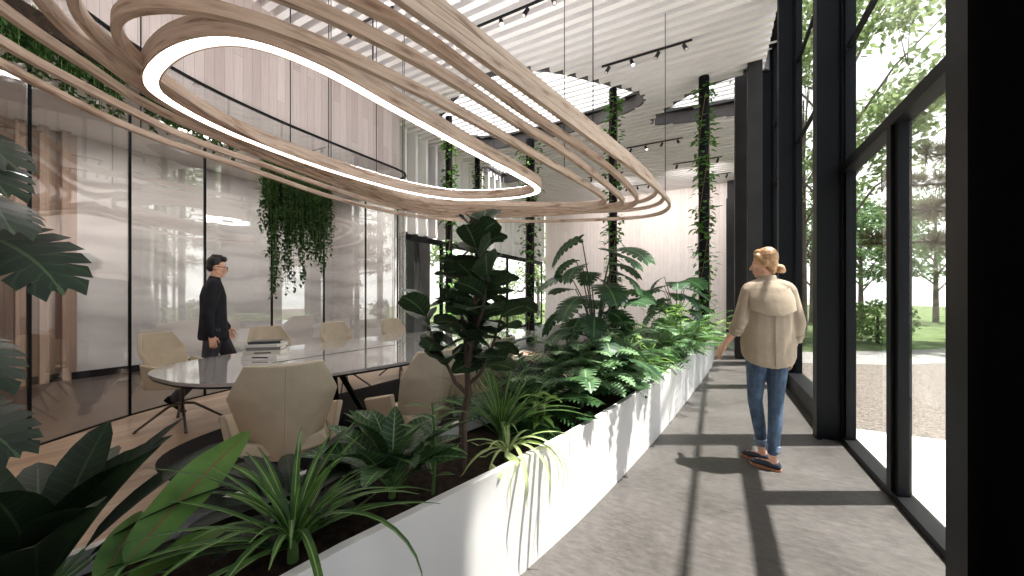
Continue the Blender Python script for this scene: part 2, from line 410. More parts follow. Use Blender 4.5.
# ceiling : slats running from the street glazing to the core, cut by three skylights
BL = [ccw([tuple(p) for p in catmull(q, 90, 2)]) for q in (
    [(-6.9,8.2),(-5.5,7.05),(-4.2,6.55),(-3.1,6.85),(-2.16,7.85),(-1.45,8.75),(-1.6,9.2),(-2.66,9.6),(-4.4,9.8),(-6.3,9.55)],
    [(-1.45,10.2),(-.9,9.6),(-.3,9.15),(.4,8.95),(.9,9.0),(.93,9.9),(.85,10.7),(0,10.72),(-1.1,10.5)],
    [(-7.3,11.2),(-6.6,10.9),(-6.3,11.5),(-6.5,12.6),(-7.3,12.8)])]
def cuts(y, x0, x1):
    xs = [x0]; n = 400; st = any(inside((x0+1e-4,y+e_), q) for q in BL for e_ in (-.06,0,.06)); segs = []; a = None if st else x0
    for i in range(1, n+1):
        x = x0+(x1-x0)*i/n; ins = any(inside((x,y+e_), q) for q in BL for e_ in (-.06,0,.06))
        if ins and a is not None: segs.append((a, x)); a = None
        elif not ins and a is None: a = x
    if a is not None: segs.append((a, x1))
    return segs
b = MB(); c = .16; nx = int((.94+12)/c); ny = int((YF-YB+.6)/c)
for i in range(nx):
    for j in range(ny):
        x = -12+i*c; y = YB-.3+j*c
        if not any(all(inside((x+i_*c, y+j_*c), q) for i_ in (0,1) for j_ in (0,1)) for q in BL):
            b.add([(x,y,H+.3),(x+c,y,H+.3),(x+c,y+c,H+.3),(x,y+c,H+.3)], [(3,2,1,0)])
ceil = structure(b.build('ceiling', M['deck']))
b = MB(); y = YB+.05; PITCH = .215
while y < YF:
    for x0, x1 in cuts(y, -7.55 if y > 6.5 else -6.9, .86):
        b.box(x0, x1, y-.055, y+.055, H, H+.2)
    y += PITCH
o = b.build('slats', M['slat'], ceil)
b = MB()
for q in BL: b.sweep(q, [(0,H+.012),(.06,H+.012),(.06,H+.42),(0,H+.42)], True)
b.build('skylight_upstand', M['upstand'], ceil)
b = MB()
for q in BL:
    xs = [p[0] for p in q]; ys = [p[1] for p in q]; y = min(ys)-.1
    while y < max(ys)+.1:
        b.box(min(xs)-.1, max(xs)+.1, y-.02, y+.02, H+.43, H+.47); y += PITCH
b.build('skylight_louvres', M['white'], ceil)

# rear wall, back wall, core
b = MB(); b.box(XL+.2, .42, YF, YF+.2, 0, H+.55); structure(b.build('wall_rear', M['rearwood']))
b = MB(); b.box(.42, XG+.1, YF-.3, YF+.2, 0, H+.55); structure(b.build('wall_rear_pier', M['darkstone']))
b = MB(); b.box(-12, XG+.2, YB-.2, YB, 0, H+.55); structure(b.build('wall_back', M['rearwood']))
# bulkhead of pale boards over the glass partition
b = MB(); acc = 0; prev = None; pts = []
WL = [V((p.x-.16, p.y)) for p in GL if p.y < 6.0] + [V((-6.42,6.3)), V((-6.6,6.5))]
b.sweep([tuple(p) for p in WL], [(0,3.7),(0,H+.28),(-.12,H+.28),(-.12,3.7)], False, smooth=False)
structure(b.build('wall_left', M['wallwood']))
b = MB(); b.box(-9.3, -6.72, 6.45, 6.6, 0, H+.5); structure(b.build('wall_end', M['marble']))
b = MB(); b.box(-9.2, -9.0, 1.9, 6.45, 0, 3.9); structure(b.build('wall_marble', M['marble']))
b = MB(); b.box(-9.2, -9.0, -3, 1.9, 0, 3.9)
for i in range(22):
    y = -2.9+i*.22; b.box(-9.0, -8.86, y, y+.09, 0, 3.9)
structure(b.build('wall_boards', M['backwood']))
b = MB(); b.box(-9.3, -6.45, 1.6, 6.5, 3.9, 3.98); b.box(-9.3, -5.9, -3, 1.6, 3.9, 3.98); structure(b.build('ceiling_back', M['slat']))
b = MB(); b.box(-8.98, -8.93, -3, 6.45, 0, .12); structure(b.build('baseboard_left', M['steel']))

# glass partition : curved panes, black mullions, top rail
gw = structure(thing('wall_glass', 'curved glass partition', 'wall')); del gw['category']; del gw['label']
HG = 4.1
for i in range(len(GP)-1):
    seg = [tuple(p) for p in GL[i*8:i*8+9]]
    b = MB(); b.sweep(seg, [(-.006,.016),(.006,.016),(.006,HG),(-.006,HG)], False); b.build('pane', M['partglass'], gw)
for i, (x, y) in enumerate(GP):
    if i in (1, 11, 12): continue
    b = MB(); b.box(x-.012, x+.012, y-.012, y+.012, 0, 3.42); b.build('mullion', M['steel'], gw)
b = MB(); b.sweep([tuple(p) for p in GL], [(-.02,HG),(.02,HG),(.02,HG+.03),(-.02,HG+.03)], False)
b.build('top_rail', M['steel'], gw)
b = MB(); b.sweep([tuple(p) for p in GL], [(-.015,0),(.015,0),(.015,.018),(-.015,.018)], False); b.build('sill_rail', M['steel'], gw)

# street glazing : deep black fins and one window per bay
FY = [-2.5,-.15,.85,2.09,4.42,6.74,9.06,11.4,13.7,16.0]
for y in FY:
    b = MB(); b.box(.845, XG+.04, y-.03, y+.03, 0, H+.55); b.box(.82, .86, y-.075, y+.075, 0, H+.55); b.box(XG-.05, XG+.05, y-.06, y+.06, 0, H+.5)
    structure(b.build('column', M['steel'], origin=(.95,y,0)))
b = MB(); b.box(.99, XG+.03, YB, YF, H+.45, H+.6); b.box(.86, .99, YB, YF, H+.45, H+.48); b.box(.86, .875, YB, YF, H+.2, H+.48); structure(b.build('beam', M['steel']))
ends = [YB]+FY+[YF]; wn = 1
for y0, y1 in zip(ends, ends[1:]):
    if y0 == .85:          # the bay beside the camera is closed by a black panel wall
        b = MB(); b.box(XG-.06, XG+.06, y0+.06, y1-.06, 0, H+.45)
        for q in (1, 2): b.box(XG-.075, XG-.06, y0+.06+q*.37-.01, y0+.06+q*.37+.01, 0, H)
        structure(b.build('wall_right', M['steel'])); continue
    door = abs(y0-2.09) < .01 or y0 < 0
    b = MB(); f0, f1 = y0+.06, y1-.06
    if door:
        b.box(XG-.05, XG+.05, f0, f1, 0, .05); b.box(XG-.05, XG+.05, f0, f1, 2.42, 2.5)
        ym = 3.33 if y0 > 0 else (y0+y1)/2
        b.box(XG-.05, XG+.05, ym-.035, ym+.035, .05, 2.42)
        for q0, q1 in ((f0, ym-.035),(ym+.035, f1)):
            b.box(XG-.03, XG+.03, q0, q0+.05, .05, 2.42); b.box(XG-.03, XG+.03, q1-.05, q1, .05, 2.42)
    else:
        b.box(XG-.13, XG+.05, f0, f1, 0, .22); b.box(XG-.02, XG+.02, f0, f1, 4.68, 4.71)
    b.box(XG-.02, XG+.02, f0, f1, 3.52, 3.55)
    for q in (f0, f1-.03): b.box(XG-.03, XG+.03, q, q+.03, .05, H+.45)
    w = structure(b.build('window_%d' % wn, M['steel'])); wn += 1
    b = MB(); b.box(XG-.006, XG+.006, f0, f1, .04, H+.45); b.build('pane', M['glass'], w)
# dark piers in front of the far street bays
b = MB(); b.box(.38, .80, 9.35, 9.75, 0, H+.3); structure(b.build('column_concrete', M['darkstone']))
b = MB(); b.box(.56, .80, 8.55, 8.82, 0, H+.3); structure(b.build('column_concrete', M['darkstone']))
b = MB(); b.box(.33, .8, 14.2, 14.5, 0, 4.6); structure(b.build('column_concrete', M['darkstone']))

# garden glazing on the far left : white fins above, clear panes
ys = [6.6+i*.42 for i in range(25)]
b = MB()
for y in ys: b.box(XL-.02, XL+.28, y-.05, y+.05, 3.1, H+.1)
structure(b.build('trim_1', M['white']))
b = MB(); b.box(XL-.1, XL+.05, 6.6, YF, 2.95, 3.1); structure(b.build('beam_garden', M['steel']))
yy = [6.6, 9.24, 11.3, 13.5, 15.3, 17.0]
for y0, y1 in zip(yy, yy[1:]):
    b = MB(); b.box(XL-.04, XL+.04, y0, y0+.06, 0, 2.95); b.box(XL-.04, XL+.04, y0+.06, y1, 0, .1); b.box(XL-.04, XL+.04, y1-.03, y1, .1, 2.95)
    w = structure(b.build('window_%d' % wn, M['steel'])); wn += 1
    b = MB(); b.box(XL-.006, XL+.006, y0, y1, .05, H); b.build('pane', M['glass'], w)
b = MB(); b.box(-8.4, -7.75, 8.2, 8.9, 0, H+.4); structure(b.build('column_concrete', M['darkstone']))

# ------------------------------------------------------------------ outdoors
b = MB(); b.prism([(XG+.06,YB-8),(30,YB-8),(30,4.9),(XG+.06,4.9)], -.06, -.005); structure(b.build('pavement', M['paving']))
b = MB(); b.prism([(XG+.06,4.9),(30,4.9),(30,34),(9.5,17),(5.6,11.9),(3.0,9.9),(XG+.06,9.2)], -.06, -.01); structure(b.build('ground_gravel', M['gravel']))
b = MB(); b.prism([(XG+.06,9.2),(3.0,9.9),(5.6,11.9),(9.5,17),(30,34),(30,37),(9.4,19.2),(5.0,13.6),(2.4,11.5),(XG+.06,11)], -.06, -.006); structure(b.build('path', M['path']))
b = MB(); b.prism([(XG+.06,11),(2.4,11.5),(5.0,13.6),(9.4,19.2),(30,37),(30,90),(-60,90),(-60,-12),(-12.1,-12),(-12.1,YF+.25),(XG+.06,YF+.25)], -.06, -.012); structure(b.build('lawn', M['lawn']))

def leafquads(mb, c, r, n, size, mat=0, flat=1.0, rnd=R, shell=.45):
    for _ in range(n):
        while 1:
            d = V((rnd.gauss(0,1), rnd.gauss(0,1), rnd.gauss(0,1)))
            if d.length > .1: break
        d.normalize(); q = (shell + (1-shell)*rnd.random())
        p = V(c) + V((d.x*r[0], d.y*r[1], d.z*r[2]))*q
        a = V((rnd.uniform(-1,1), rnd.uniform(-1,1), rnd.uniform(-1,1)*flat)).normalized(); w = a.cross(V((rnd.uniform(-1,1),rnd.uniform(-1,1),1))).normalized()
        s = size*rnd.uniform(.6,1.3)
        mb.add([p, p+a*s*.5+w*s*.28, p+a*s, p+a*s*.5-w*s*.28], [(0,1,2,3)], mat, False, [[(.5,0),(1,.5),(.5,1),(0,.5)]])
def tree(name, loc, h, crown, r, n, size, leaf, label, lean=(0,0), bark='bark_grey', limbs=7, group=None, trunk_r=.11):
    rnd = random.Random(int(loc[0]*31+loc[1]*17))
    t = thing(name, label, 'tree', loc, 0, group)
    tb = MB(); top = V((lean[0],lean[1],h*.82))
    tb.tube([(0,0,-.05),(lean[0]*.2,lean[1]*.2,h*.2),(lean[0]*.55,lean[1]*.55,h*.5),top], [trunk_r*1.25,trunk_r,trunk_r*.7,trunk_r*.25], 9)
    fb = MB()
    for i in range(limbs):
        z = crown+(h*.86-crown)*(i/max(1,limbs-1))*.9
        a = i*2.4+rnd.random(); k = z/(h*.82)
        p0 = V((lean[0]*k, lean[1]*k, max(z*.72, crown*.55))); rr = r*(.55+.45*math.sin(PI*min(1,max(.15,(z-crown*.8)/(h-crown*.8)))))
        p1 = V((lean[0]*k+math.cos(a)*rr*.72, lean[1]*k+math.sin(a)*rr*.72, z+h*.07))
        tb.tube([p0, p0.lerp(p1,.5)+V((0,0,h*.03)), p1], [trunk_r*.42,trunk_r*.26,trunk_r*.1], 6)
        for j in range(3):
            e = p1 + V((rnd.uniform(-1,1), rnd.uniform(-1,1), rnd.uniform(-.3,.6)))*r*.42
            tb.tube([p0.lerp(p1,.6), e], [trunk_r*.16,trunk_r*.05], 5)
            leafquads(fb, e, (r*.42, r*.42, r*.26), n//(limbs*3), size, rnd=rnd, shell=.15)
    tb.build('trunk', M[bark], t); fb.build('crown', M[leaf], t)
    return t
tree('broadleaf_tree', (3.5,15.7,0), 13.5, 4.6, 3.6, 5600, .26, 'tree_light', 'tall airy pale green tree outside the upper panes of the street door bay', limbs=9)
tree('broadleaf_tree', (10.4,28.4,0), 7.6, 2.2, 3.0, 4200, .26, 'tree_mid', 'round green tree on the lawn seen through the near pane beside the black fin', limbs=8)
tree('broadleaf_tree', (6.9,26.6,0), 6.8, 2.2, 2.4, 3400, .26, 'tree_mid', 'green tree on the lawn seen through the far pane of the door bay', limbs=7)
tree('broadleaf_tree', (4.6,25.4,0), 7.0, 2.0, 2.2, 3000, .26, 'tree_mid', 'green tree low behind the glass just right of the walking woman', limbs=7)
tree('broadleaf_tree', (3.2,19.2,0), 11.5, 4.4, 2.2, 3200, .24, 'tree_light', 'tall thin tree seen between the two black fins right of the woman', limbs=8)
def pine(loc, h, label):
    rnd = random.Random(5); t = thing('pine_tree', label, 'tree', loc)
    tb = MB(); tb.tube([(0,0,-.05),(.1,.1,1.6),(-.1,.2,3.4),(0,.1,h)], [.2,.17,.13,.05], 9); fb = MB()
    for i in range(15):
        a = i*2.39+.3; z = 2.5+(h-2.9)*(i/14); L = 3.3*(1-.45*i/14)
        e = V((math.cos(a)*L, math.sin(a)*L, z+.35)); p0 = V((0,.1,z-.1)); tb.tube([p0, p0.lerp(e,.5)+V((0,0,.12)), e], [.06,.045,.015], 6)
        for j in range(9):
            c = p0.lerp(e, .3+.085*j)+V((rnd.uniform(-.35,.35),rnd.uniform(-.35,.35),.12))
            for k in range(95):
                d = V((rnd.gauss(0,1),rnd.gauss(0,1),rnd.gauss(.2,.7))).normalized(); s = rnd.uniform(.25,.5); w = d.cross(V((0,0,1))).normalized()*.02
                q = c+d*.1
                fb.add([q-w,q+w,q+d*s], [(0,1,2)], 0, False, [[(0,0),(1,0),(.5,1)]])
    tb.build('trunk', M['bark'], t); fb.build('crown', M['needles'], t)
pine((6.9,14.6,0), 5.6, 'spreading pine with olive brown needles just outside the street door bay')
# trees that stand outside behind the camera and show in the partition as reflections
for i, (x, y, h) in enumerate(((8.0,-3.2,7.5),(9.5,1.4,8.0))):
    tree('broadleaf_tree', (x,y,0), h, 2.4, 2.6, 2200, .34, 'tree_mid', ['leafy tree by the street paving, mirrored in the glass left of the walking man','leafy tree by the street gravel, mirrored in the glass right of the walking man'][i], limbs=7)
for i, (x, y, h) in enumerate(((-13.5,19.5,7),(-11.2,24.5,8),(-16,14,7.5))):
    tree('broadleaf_tree', (x,y,0), h, 1.2, 3.0, 2600, .3, 'tree_light', ['bright garden tree behind the far left glass beside the pale rear wall','tall garden tree farthest back beyond the left glazing','garden tree beyond the white fins, half hidden by the fiddle leaf fig'][i], limbs=8)
for i, (x, y, rx, ry, rz) in enumerate(((4.1,14.4,.9,.6,.85),(-9.6,16.8,1.2,.9,.55),(-9.4,13.2,.9,1.2,.5))):
    rnd = random.Random(i+3); b = MB(); leafquads(b, (0,0,rz*.75), (rx,ry,rz*.75), 1500, .13, rnd=rnd, shell=.55)
    k = thing('hedge_bush', ['clipped square hedge on the lawn seen through the far pane of the door bay','low bush outside the left glazing at the foot of the rear wall','low bush outside the left glazing behind the fiddle leaf fig'][i], 'bush', (x,y,0))
    b.build('foliage', M['hedge'], k); b = MB(); b.tube([(0,0,-.03),(0,0,rz)], [.05,.03], 6)
    b.build('stem', M['bark'], k)

# ------------------------------------------------------------------ the hanging ring light
K = 1.6; RZ = 2.9
LOOPS = [
 ('outermost', .06, [(-2.74,.355),(-3.10,.88),(-3.26,1.66),(-3.42,2.57),(-3.22,3.62),(-2.2,4.45),(-1.3,4.8),(-.72,4.90),(-.46,4.6),(-.42,4.1),(-.54,3.1),(-.675,2.33),(-.798,1.617),(-.932,.9),(-1.1,.2),(-1.7,-.25),(-2.3,-.08)]),
 ('second', .06, [(-2.51,.325),(-2.646,.519),(-2.806,.785),(-2.963,1.08),(-3.06,1.66),(-3.178,2.505),(-3.14,3.09),(-2.93,3.68),(-2.05,4.13),(-1.4,4.43),(-.84,4.62),(-.53,4.45),(-.45,3.95),(-.545,3.1),(-.675,2.33),(-.798,1.617),(-.932,.9),(-1.12,.22),(-1.65,-.12),(-2.15,.01)]),
 ('third', .06, [(-2.226,.288),(-2.45,.556),(-2.607,.729),(-2.72,.994),(-2.87,1.53),(-3.05,2.6),(-3.03,3.1),(-2.82,3.60),(-2.05,3.98),(-1.45,4.27),(-.88,4.47),(-.60,4.3),(-.485,3.85),(-.55,3.1),(-.675,2.33),(-.798,1.617),(-.932,.9),(-1.14,.26),(-1.55,.04),(-1.93,.08)]),
 ('fourth', .085, [(-2.1,.37),(-2.3,.55),(-2.52,.82),(-2.76,1.4),(-2.96,2.5),(-2.93,3.05),(-2.74,3.47),(-2.05,3.85),(-1.5,4.12),(-.97,4.31),(-.75,4.2),(-.68,3.8),(-.725,2.9),(-.90,1.806),(-.955,1.393),(-1.0,1.09),(-1.095,.808),(-1.36,.4),(-1.75,.24)]),
 ('fifth', .085, [(-2.06,.435),(-2.25,.62),(-2.45,.88),(-2.68,1.4),(-2.875,2.4),(-2.84,2.96),(-2.66,3.33),(-2.05,3.7),(-1.55,3.98),(-1.07,4.19),(-.87,4.1),(-.83,3.7),(-.915,2.427),(-.995,1.979),(-1.047,1.553),(-1.122,1.16),(-1.195,.913),(-1.29,.69),(-1.48,.46),(-1.8,.36)]),
 ('innermost', .085, [(-2.12,.56),(-2.3,.76),(-2.45,1.0),(-2.61,1.4),(-2.79,2.3),(-2.75,2.83),(-2.58,3.18),(-2.05,3.52),(-1.55,3.83),(-1.18,4.02),(-1.01,3.95),(-.99,3.5),(-1.144,2.22),(-1.237,1.575),(-1.319,1.19),(-1.41,.88),(-1.58,.61),(-1.86,.48)]),
]
LABEL = {'outermost':'broad pale oak ring, largest and outermost of the hanging loops','second':'pale oak ring just inside the broad outermost hanging loop','third':'pale oak ring third from the outside of the hanging loops',
 'fourth':'pale oak ring fourth from the outside, between two loops of the same width','fifth':'pale oak ring second out from the white lit loop','innermost':'pale oak ring next outside the white lit loop'}
RING = {}
for nm, h, P in LOOPS:
    path = ccw([tuple(p*K) for p in catmull(P, 220, 6)]); RING[nm] = path
    b = MB(); lift = {'second':.062,'third':.124}.get(nm, 0)
    def up_(x, y):
        k = min(1, max(0, (x+3.4)/1.6)); return lift*k*k*(3-2*k)
    b.sweep(path, [(0,RZ),(0,RZ+h),(-.045,RZ+h),(-.045,RZ)], True, dz=up_)
    t = thing('wooden_ring', LABEL[nm], 'pendant ring', (-3.2,3.8,RZ), 0, 'oak loops of the hanging ring light')
    b.build('band', M['ring'], t, origin=t.location)
    RING[nm+'_t'] = t
LED = [(-2.26,.665),(-2.46,.80),(-2.62,1.2),(-2.68,1.9),(-2.58,2.6),(-2.36,3.02),(-2.05,3.22),(-1.65,3.3),(-1.40,3.14),(-1.385,2.6),(-1.42,2.2),(-1.456,1.44),(-1.48,1.0),(-1.6,.74),(-1.88,.64)]
path = ccw([tuple(p*K) for p in catmull(LED, 220, 3)]); RING['led'] = path
t = thing('ring_light', 'lit white loop in an oak rim, smallest of the hanging rings', 'pendant light', (-3.2,3.2,RZ), 0); RING['led_t'] = t
b = MB(); b.sweep(path, [(0,RZ-.005),(0,RZ+.14),(-.105,RZ+.14),(-.105,RZ-.005),(-.094,RZ-.005),(-.094,RZ+.05),(-.013,RZ+.05),(-.013,RZ-.005)], True)
b.build('rim', M['ring'], t, origin=t.location)
b = MB(); b.sweep(path, [(-.014,RZ),(-.014,RZ+.045),(-.093,RZ+.045),(-.093,RZ)], True)
b.build('diffuser', M['led'], t, origin=t.location)
b = MB(); b.sweep(path, [(-.02,RZ+.1402),(-.02,RZ+.148),(-.085,RZ+.148),(-.085,RZ+.1402)], True); b.build('added_glow_strip', M['added_glow'], t, origin=t.location)  # unseen glowing strip added on top of the rim to light the ceiling
def nearest(path, x, y):
    p = min(path, key=lambda q: (q[0]-x)**2+(q[1]-y)**2); return p
for nm, spots in (('outermost', [(-.74,6.4),(-1.2,3.75),(-4.2,6.8),(-5.0,1.4)]), ('second', [(-5.0,3.6)]), ('fourth', [(-4.6,2.6)]), ('led', [(-2.3,2.0),(-2.9,1.05),(-4.25,3.0)]),('innermost',[(-1.85,4.6),(-4.4,3.9)]),('fifth',[(-4.6,4.6)]),('third',[(-4.9,4.9)])):
    t = RING[nm+'_t']
    for x, y in spots:
        p = nearest(RING[nm], x, y); d = (V((-3.2,3.6))-V(p)).normalized()*.022
        b = MB(); z0 = RZ+(.058 if nm != 'led' else .13)
        b.tube([(p[0]+d.x,p[1]+d.y,z0),(p[0]+d.x,p[1]+d.y,H-.002 if not any(inside((p[0]+d.x,p[1]+d.y), q) for q in BL) else H+.43)], .0055, 6); b.build('cable', M['steel'], t, origin=t.location)

# ------------------------------------------------------------------ track lights on the ceiling
TR = [(-1.95,-.35,7.25,4,'in front of the skylight above the outermost ring'),(-3.6,-2.0,5.18,4,'nearest the camera over the ring cables'),(-5.5,-4.4,4.2,2,'over the meeting table beside the boarded wall'),
      (-2.35,-.8,11.55,4,'beyond the right skylight left of the vine column'),(-1.25,.2,13.7,3,'close to the rear wall by the street side'),(-4.2,-2.9,13.7,3,'close to the rear wall over the middle of the hall'),(-.6,.5,15.6,3,'last one before the top of the rear wall'),(-3.3,-2.2,15.6,3,'last before the rear wall, behind the ring end')]
for x0, x1, y, n, where in TR:
    t = thing('track_light', 'black track of small spotlights '+where, 'track light', ((x0+x1)/2,y,H-.03), 0, 'ceiling spotlight tracks')
    b = MB(); b.box(x0,x1,y-.015,y+.015,H-.03,H-.001); b.build('rail', M['frosted'], t, origin=t.location)
    for i in range(n):
        x = x0+.12+(x1-x0-.24)*i/max(1,n-1); sgn = 1 if i%2 else -1
        b = MB(); b.tube([(x,y,H-.03),(x,y,H-.08)], .012, 8); d = V((.35*sgn,.5 if y > 13 else -.35,-.85)).normalized(); c0 = V((x,y,H-.10)); 
        b.tube([c0-d*.05, c0+d*.08], [.032,.036], 12); hd = b.build('spot_head', M['frosted'], t, origin=t.location)
        if 13 < y < 15:
            l = bpy.data.lights.new('spot_lamp', 'SPOT'); l.energy = 70; l.spot_size = rad(120); l.spot_blend = .8; l.shadow_soft_size = .04; l.color = (1,.97,.95)
            lo = bpy.data.objects.new('spot_lamp', l); C.objects.link(lo); lo.location = c0+V((0,.06,-.12)); lo.rotation_euler = (V((0,-.82,.57))).to_track_quat('Z','Y').to_euler()
        b = MB(); b.tube([c0+d*.0805, c0+d*.083], [.028,.028], 12); b.build('lens', M['lamp'] if i == 1 else M['white'], hd, origin=t.location)

# ------------------------------------------------------------------ planter
b = MB(); W = .66
outer = [(xo(y), y) for y in [-1.5+i*.25 for i in range(41)]]
end = [( -.02,8.75),(-.1,8.98),(-.3,9.08),(-.5,9.0),(-.64,8.8)]
inner = [(xo(y)-W, y) for y in [8.5-i*.25 for i in range(41)]]
rimo = [p for p in outer if p[1] < 8.6]+end+inner
pl = [(-1.6-.3+.0,-1.5)]
shape = ccw(rimo)
n = len(shape)
b.sweep(shape, [(0,0),(0,.54),(-.035,.54),(-.035,0)], True, smooth=True)
pt = thing('planter', 'long white curved planter trough along the corridor, full of plants', 'planter', (-1.0,3.0,0))
b.build('shell', M['white'], pt, origin=pt.location, sharp=30)
sh = [V(p) for p in shape]; soil = []
for i in range(n):
    tt = (sh[(i+1)%n]-sh[i-1]).normalized(); soil.append((sh[i].x-tt.y*.036, sh[i].y+tt.x*.036))
b = MB(); b.prism(soil, .1, .47); b.build('soil', M['soil'], pt, origin=pt.location)
SOIL = .468

# ------------------------------------------------------------------ plants
UP = V((0,0,1))
def spine(p, d, L, droop, n):
    p = V(p); d = V(d).normalized(); pts = [p.copy()]; ds = [d.copy()]
    for i in range(n):
        k = droop/n
        ax = d.cross(-UP)
        if ax.length > .02: d = (Quaternion(ax.normalized(), k) @ d).normalized()
        p = p + d*(L/n); pts.append(p.copy()); ds.append(d.copy())
    return pts, ds
def sides(ds, roll=0):
    out = []; last = None
    for d in ds:
        s = d.cross(UP)
        if s.length < .05: s = last if last else V((1,0,0))
        s.normalize()
        if last and s.dot(last) < 0: s = -s
        last = s
        if roll: s = Quaternion(d, roll) @ s
        out.append(s)
    return out
PROF = {'lance': lambda t: math.sin(PI*min(1,t**.8))**.85, 'strap': lambda t: min(1,.45+t*2.2)*(1-t**3.2), 'obov': lambda t: (math.sin(PI*t**1.3)**.48) if 0<t<1 else 0,
        'paddle': lambda t: (math.sin(PI*t**.9)**.6 if 0<t<1 else 0), 'heart': lambda t: max(0,(1-t)**.62*(min(1,.62+t*2.5)))}
def leaf(mb, p, d, L, W, droop=.5, prof='lance', n=7, fold=.25, roll=0, mat=0, wav=0, rnd=R):
    pts, ds = spine(p, d, L, droop, n); ss = sides(ds, roll); f = PROF[prof]; vs = []; 
    for i in range(n+1):
        t = i/n; w = max(W*.5*f(t), .0015); u = ss[i].cross(ds[i]); q = wav*W*math.sin(t*13+p[0]*9)
        vs += [pts[i]-ss[i]*w+u*(w*fold+q), pts[i], pts[i]+ss[i]*w+u*(w*fold-q)]
    fs = []; us = []
    for i in range(n):
        for k in (0,1):
            fs.append((i*3+k, i*3+k+1, i*3+k+4, i*3+k+3)); us.append([(k/2,i/n),((k+1)/2,i/n),((k+1)/2,(i+1)/n),(k/2,(i+1)/n)])
    mb.add(vs, fs, mat, True, us)
    return pts[-1]
def lobed(mb, p, d, L, W, droop=.5, lobes=7, cont=.5, back=.25, roll=0, fold=.12, mat=0, gap=.16):
    """split leaf: lobes joined along the midrib, cut towards the edge"""
    n = 14; pts, ds = spine(p, d, L, droop, n); ss = sides(ds, roll)
    def at(t):
        x = min(max(t,0),1)*n; i = min(int(x), n-1); k = x-i
        return pts[i].lerp(pts[i+1],k), ds[i], ss[i]
    f = lambda t: max(.08, (math.sin(PI*(.2+.8*t))**.75 if t < 1 else 0))
    for sg in (-1,1):
        for i in range(lobes):
            t0 = .0+.96*i/lobes; t1 = .96*(i+1)/lobes; tm = (t0+t1)/2
            r0, d0, s0 = at(t0); r1, d1, s1 = at(t1); u = s0.cross(d0)
            def P(r, dd, s, q, tt):
                w = W*.5*f(tt*.96); sw = -back*L*(1-tt*2.4)*.6        # basal lobes sweep back, upper ones forward
                return r + s*sg*(w*q) + dd*(sw*q*q) + u*(fold*w*q - .28*w*q*q*abs(fold)*4)
            a0 = P(r0,d0,s0,cont,t0); a1 = P(r1,d1,s1,cont,t1)
            g = (r1-r0)
            b0 = P(r0,d0,s0,.88,t0)+g*gap*.7; b1 = P(r1,d1,s1,.88,t1)-g*gap*1.3; c = P(r0.lerp(r1,.55),d1,s1,1.06,t1)
            vs = [r0,r1,a1,a0,b1,b0,c]
            U = lambda q: .5+sg*q*.5
            fs = [(0,1,2,3),(3,2,4,5),(5,4,6)] if sg < 0 else [(3,2,1,0),(5,4,2,3),(6,4,5)]
            uvb = {0:(U(0),t0),1:(U(0),t1),2:(U(cont),t1),3:(U(cont),t0),4:(U(.86),t1),5:(U(.86),t0),6:(U(1),tm)}
            mb.add(vs, fs, mat, True, [[uvb[k] for k in f_] for f_ in fs])
    r, dd, s = at(.94); e = pts[-1]+dd*L*.06; w = W*.10
    mb.add([r-s*w, r+s*w, e], [(0,1,2)], mat, True, [[(.4,.94),(.6,.94),(.5,1)]])
def frond(mb, sb, p, d, L, W, droop=.9, pairs=18, lw=.018, lean=.6, rs=.005, mat=0):
    n = 16; pts, ds = spine(p, d, L, droop, n); ss = sides(ds)
    sb.tube(pts, [rs*(1-.75*i/n) for i in range(n+1)], 5)
    for i in range(pairs):
        t = .14+.86*i/pairs; x = t*n; k = min(int(x), n-1); q = pts[k].lerp(pts[k+1], x-k)
        w = W*.5*math.sin(PI*(.12+.83*t))**.7
        for sg in (-1,1):
            dd = (ss[k]*sg + ds[k]*lean + UP*.12).normalized()
            leaf(mb, q, dd, w, lw, .5, 'lance', 3, .1, mat=mat)
def newplant(name, label, base, group=None): return thing(name, label, 'plant', base, 0, group)
def fin(t, fb, leafm, sb=None, stem='stem', drape=False):
    for mb in (fb, sb):
        for v in (mb.v if mb else ()):
            if v.z < .56 and -1.5 < v.y < 8.6:
                o_ = xo(v.y)
                if v.x > o_-.06 and drape: v.x = max(v.x, o_+.012)
                elif v.x > o_-.06: v.z = .565+.1*(v.z-.4)
                elif mb is fb and v.x > o_-W+.04 and v.z < .48: v.z = .48
    if sb and sb.v: sb.build('stem', M[stem], t, origin=t.location)
    fb.build('foliage', M[leafm], t, origin=t.location)
def dirv(az, el): return V((math.cos(az)*math.cos(el), math.sin(az)*math.cos(el), math.sin(el)))

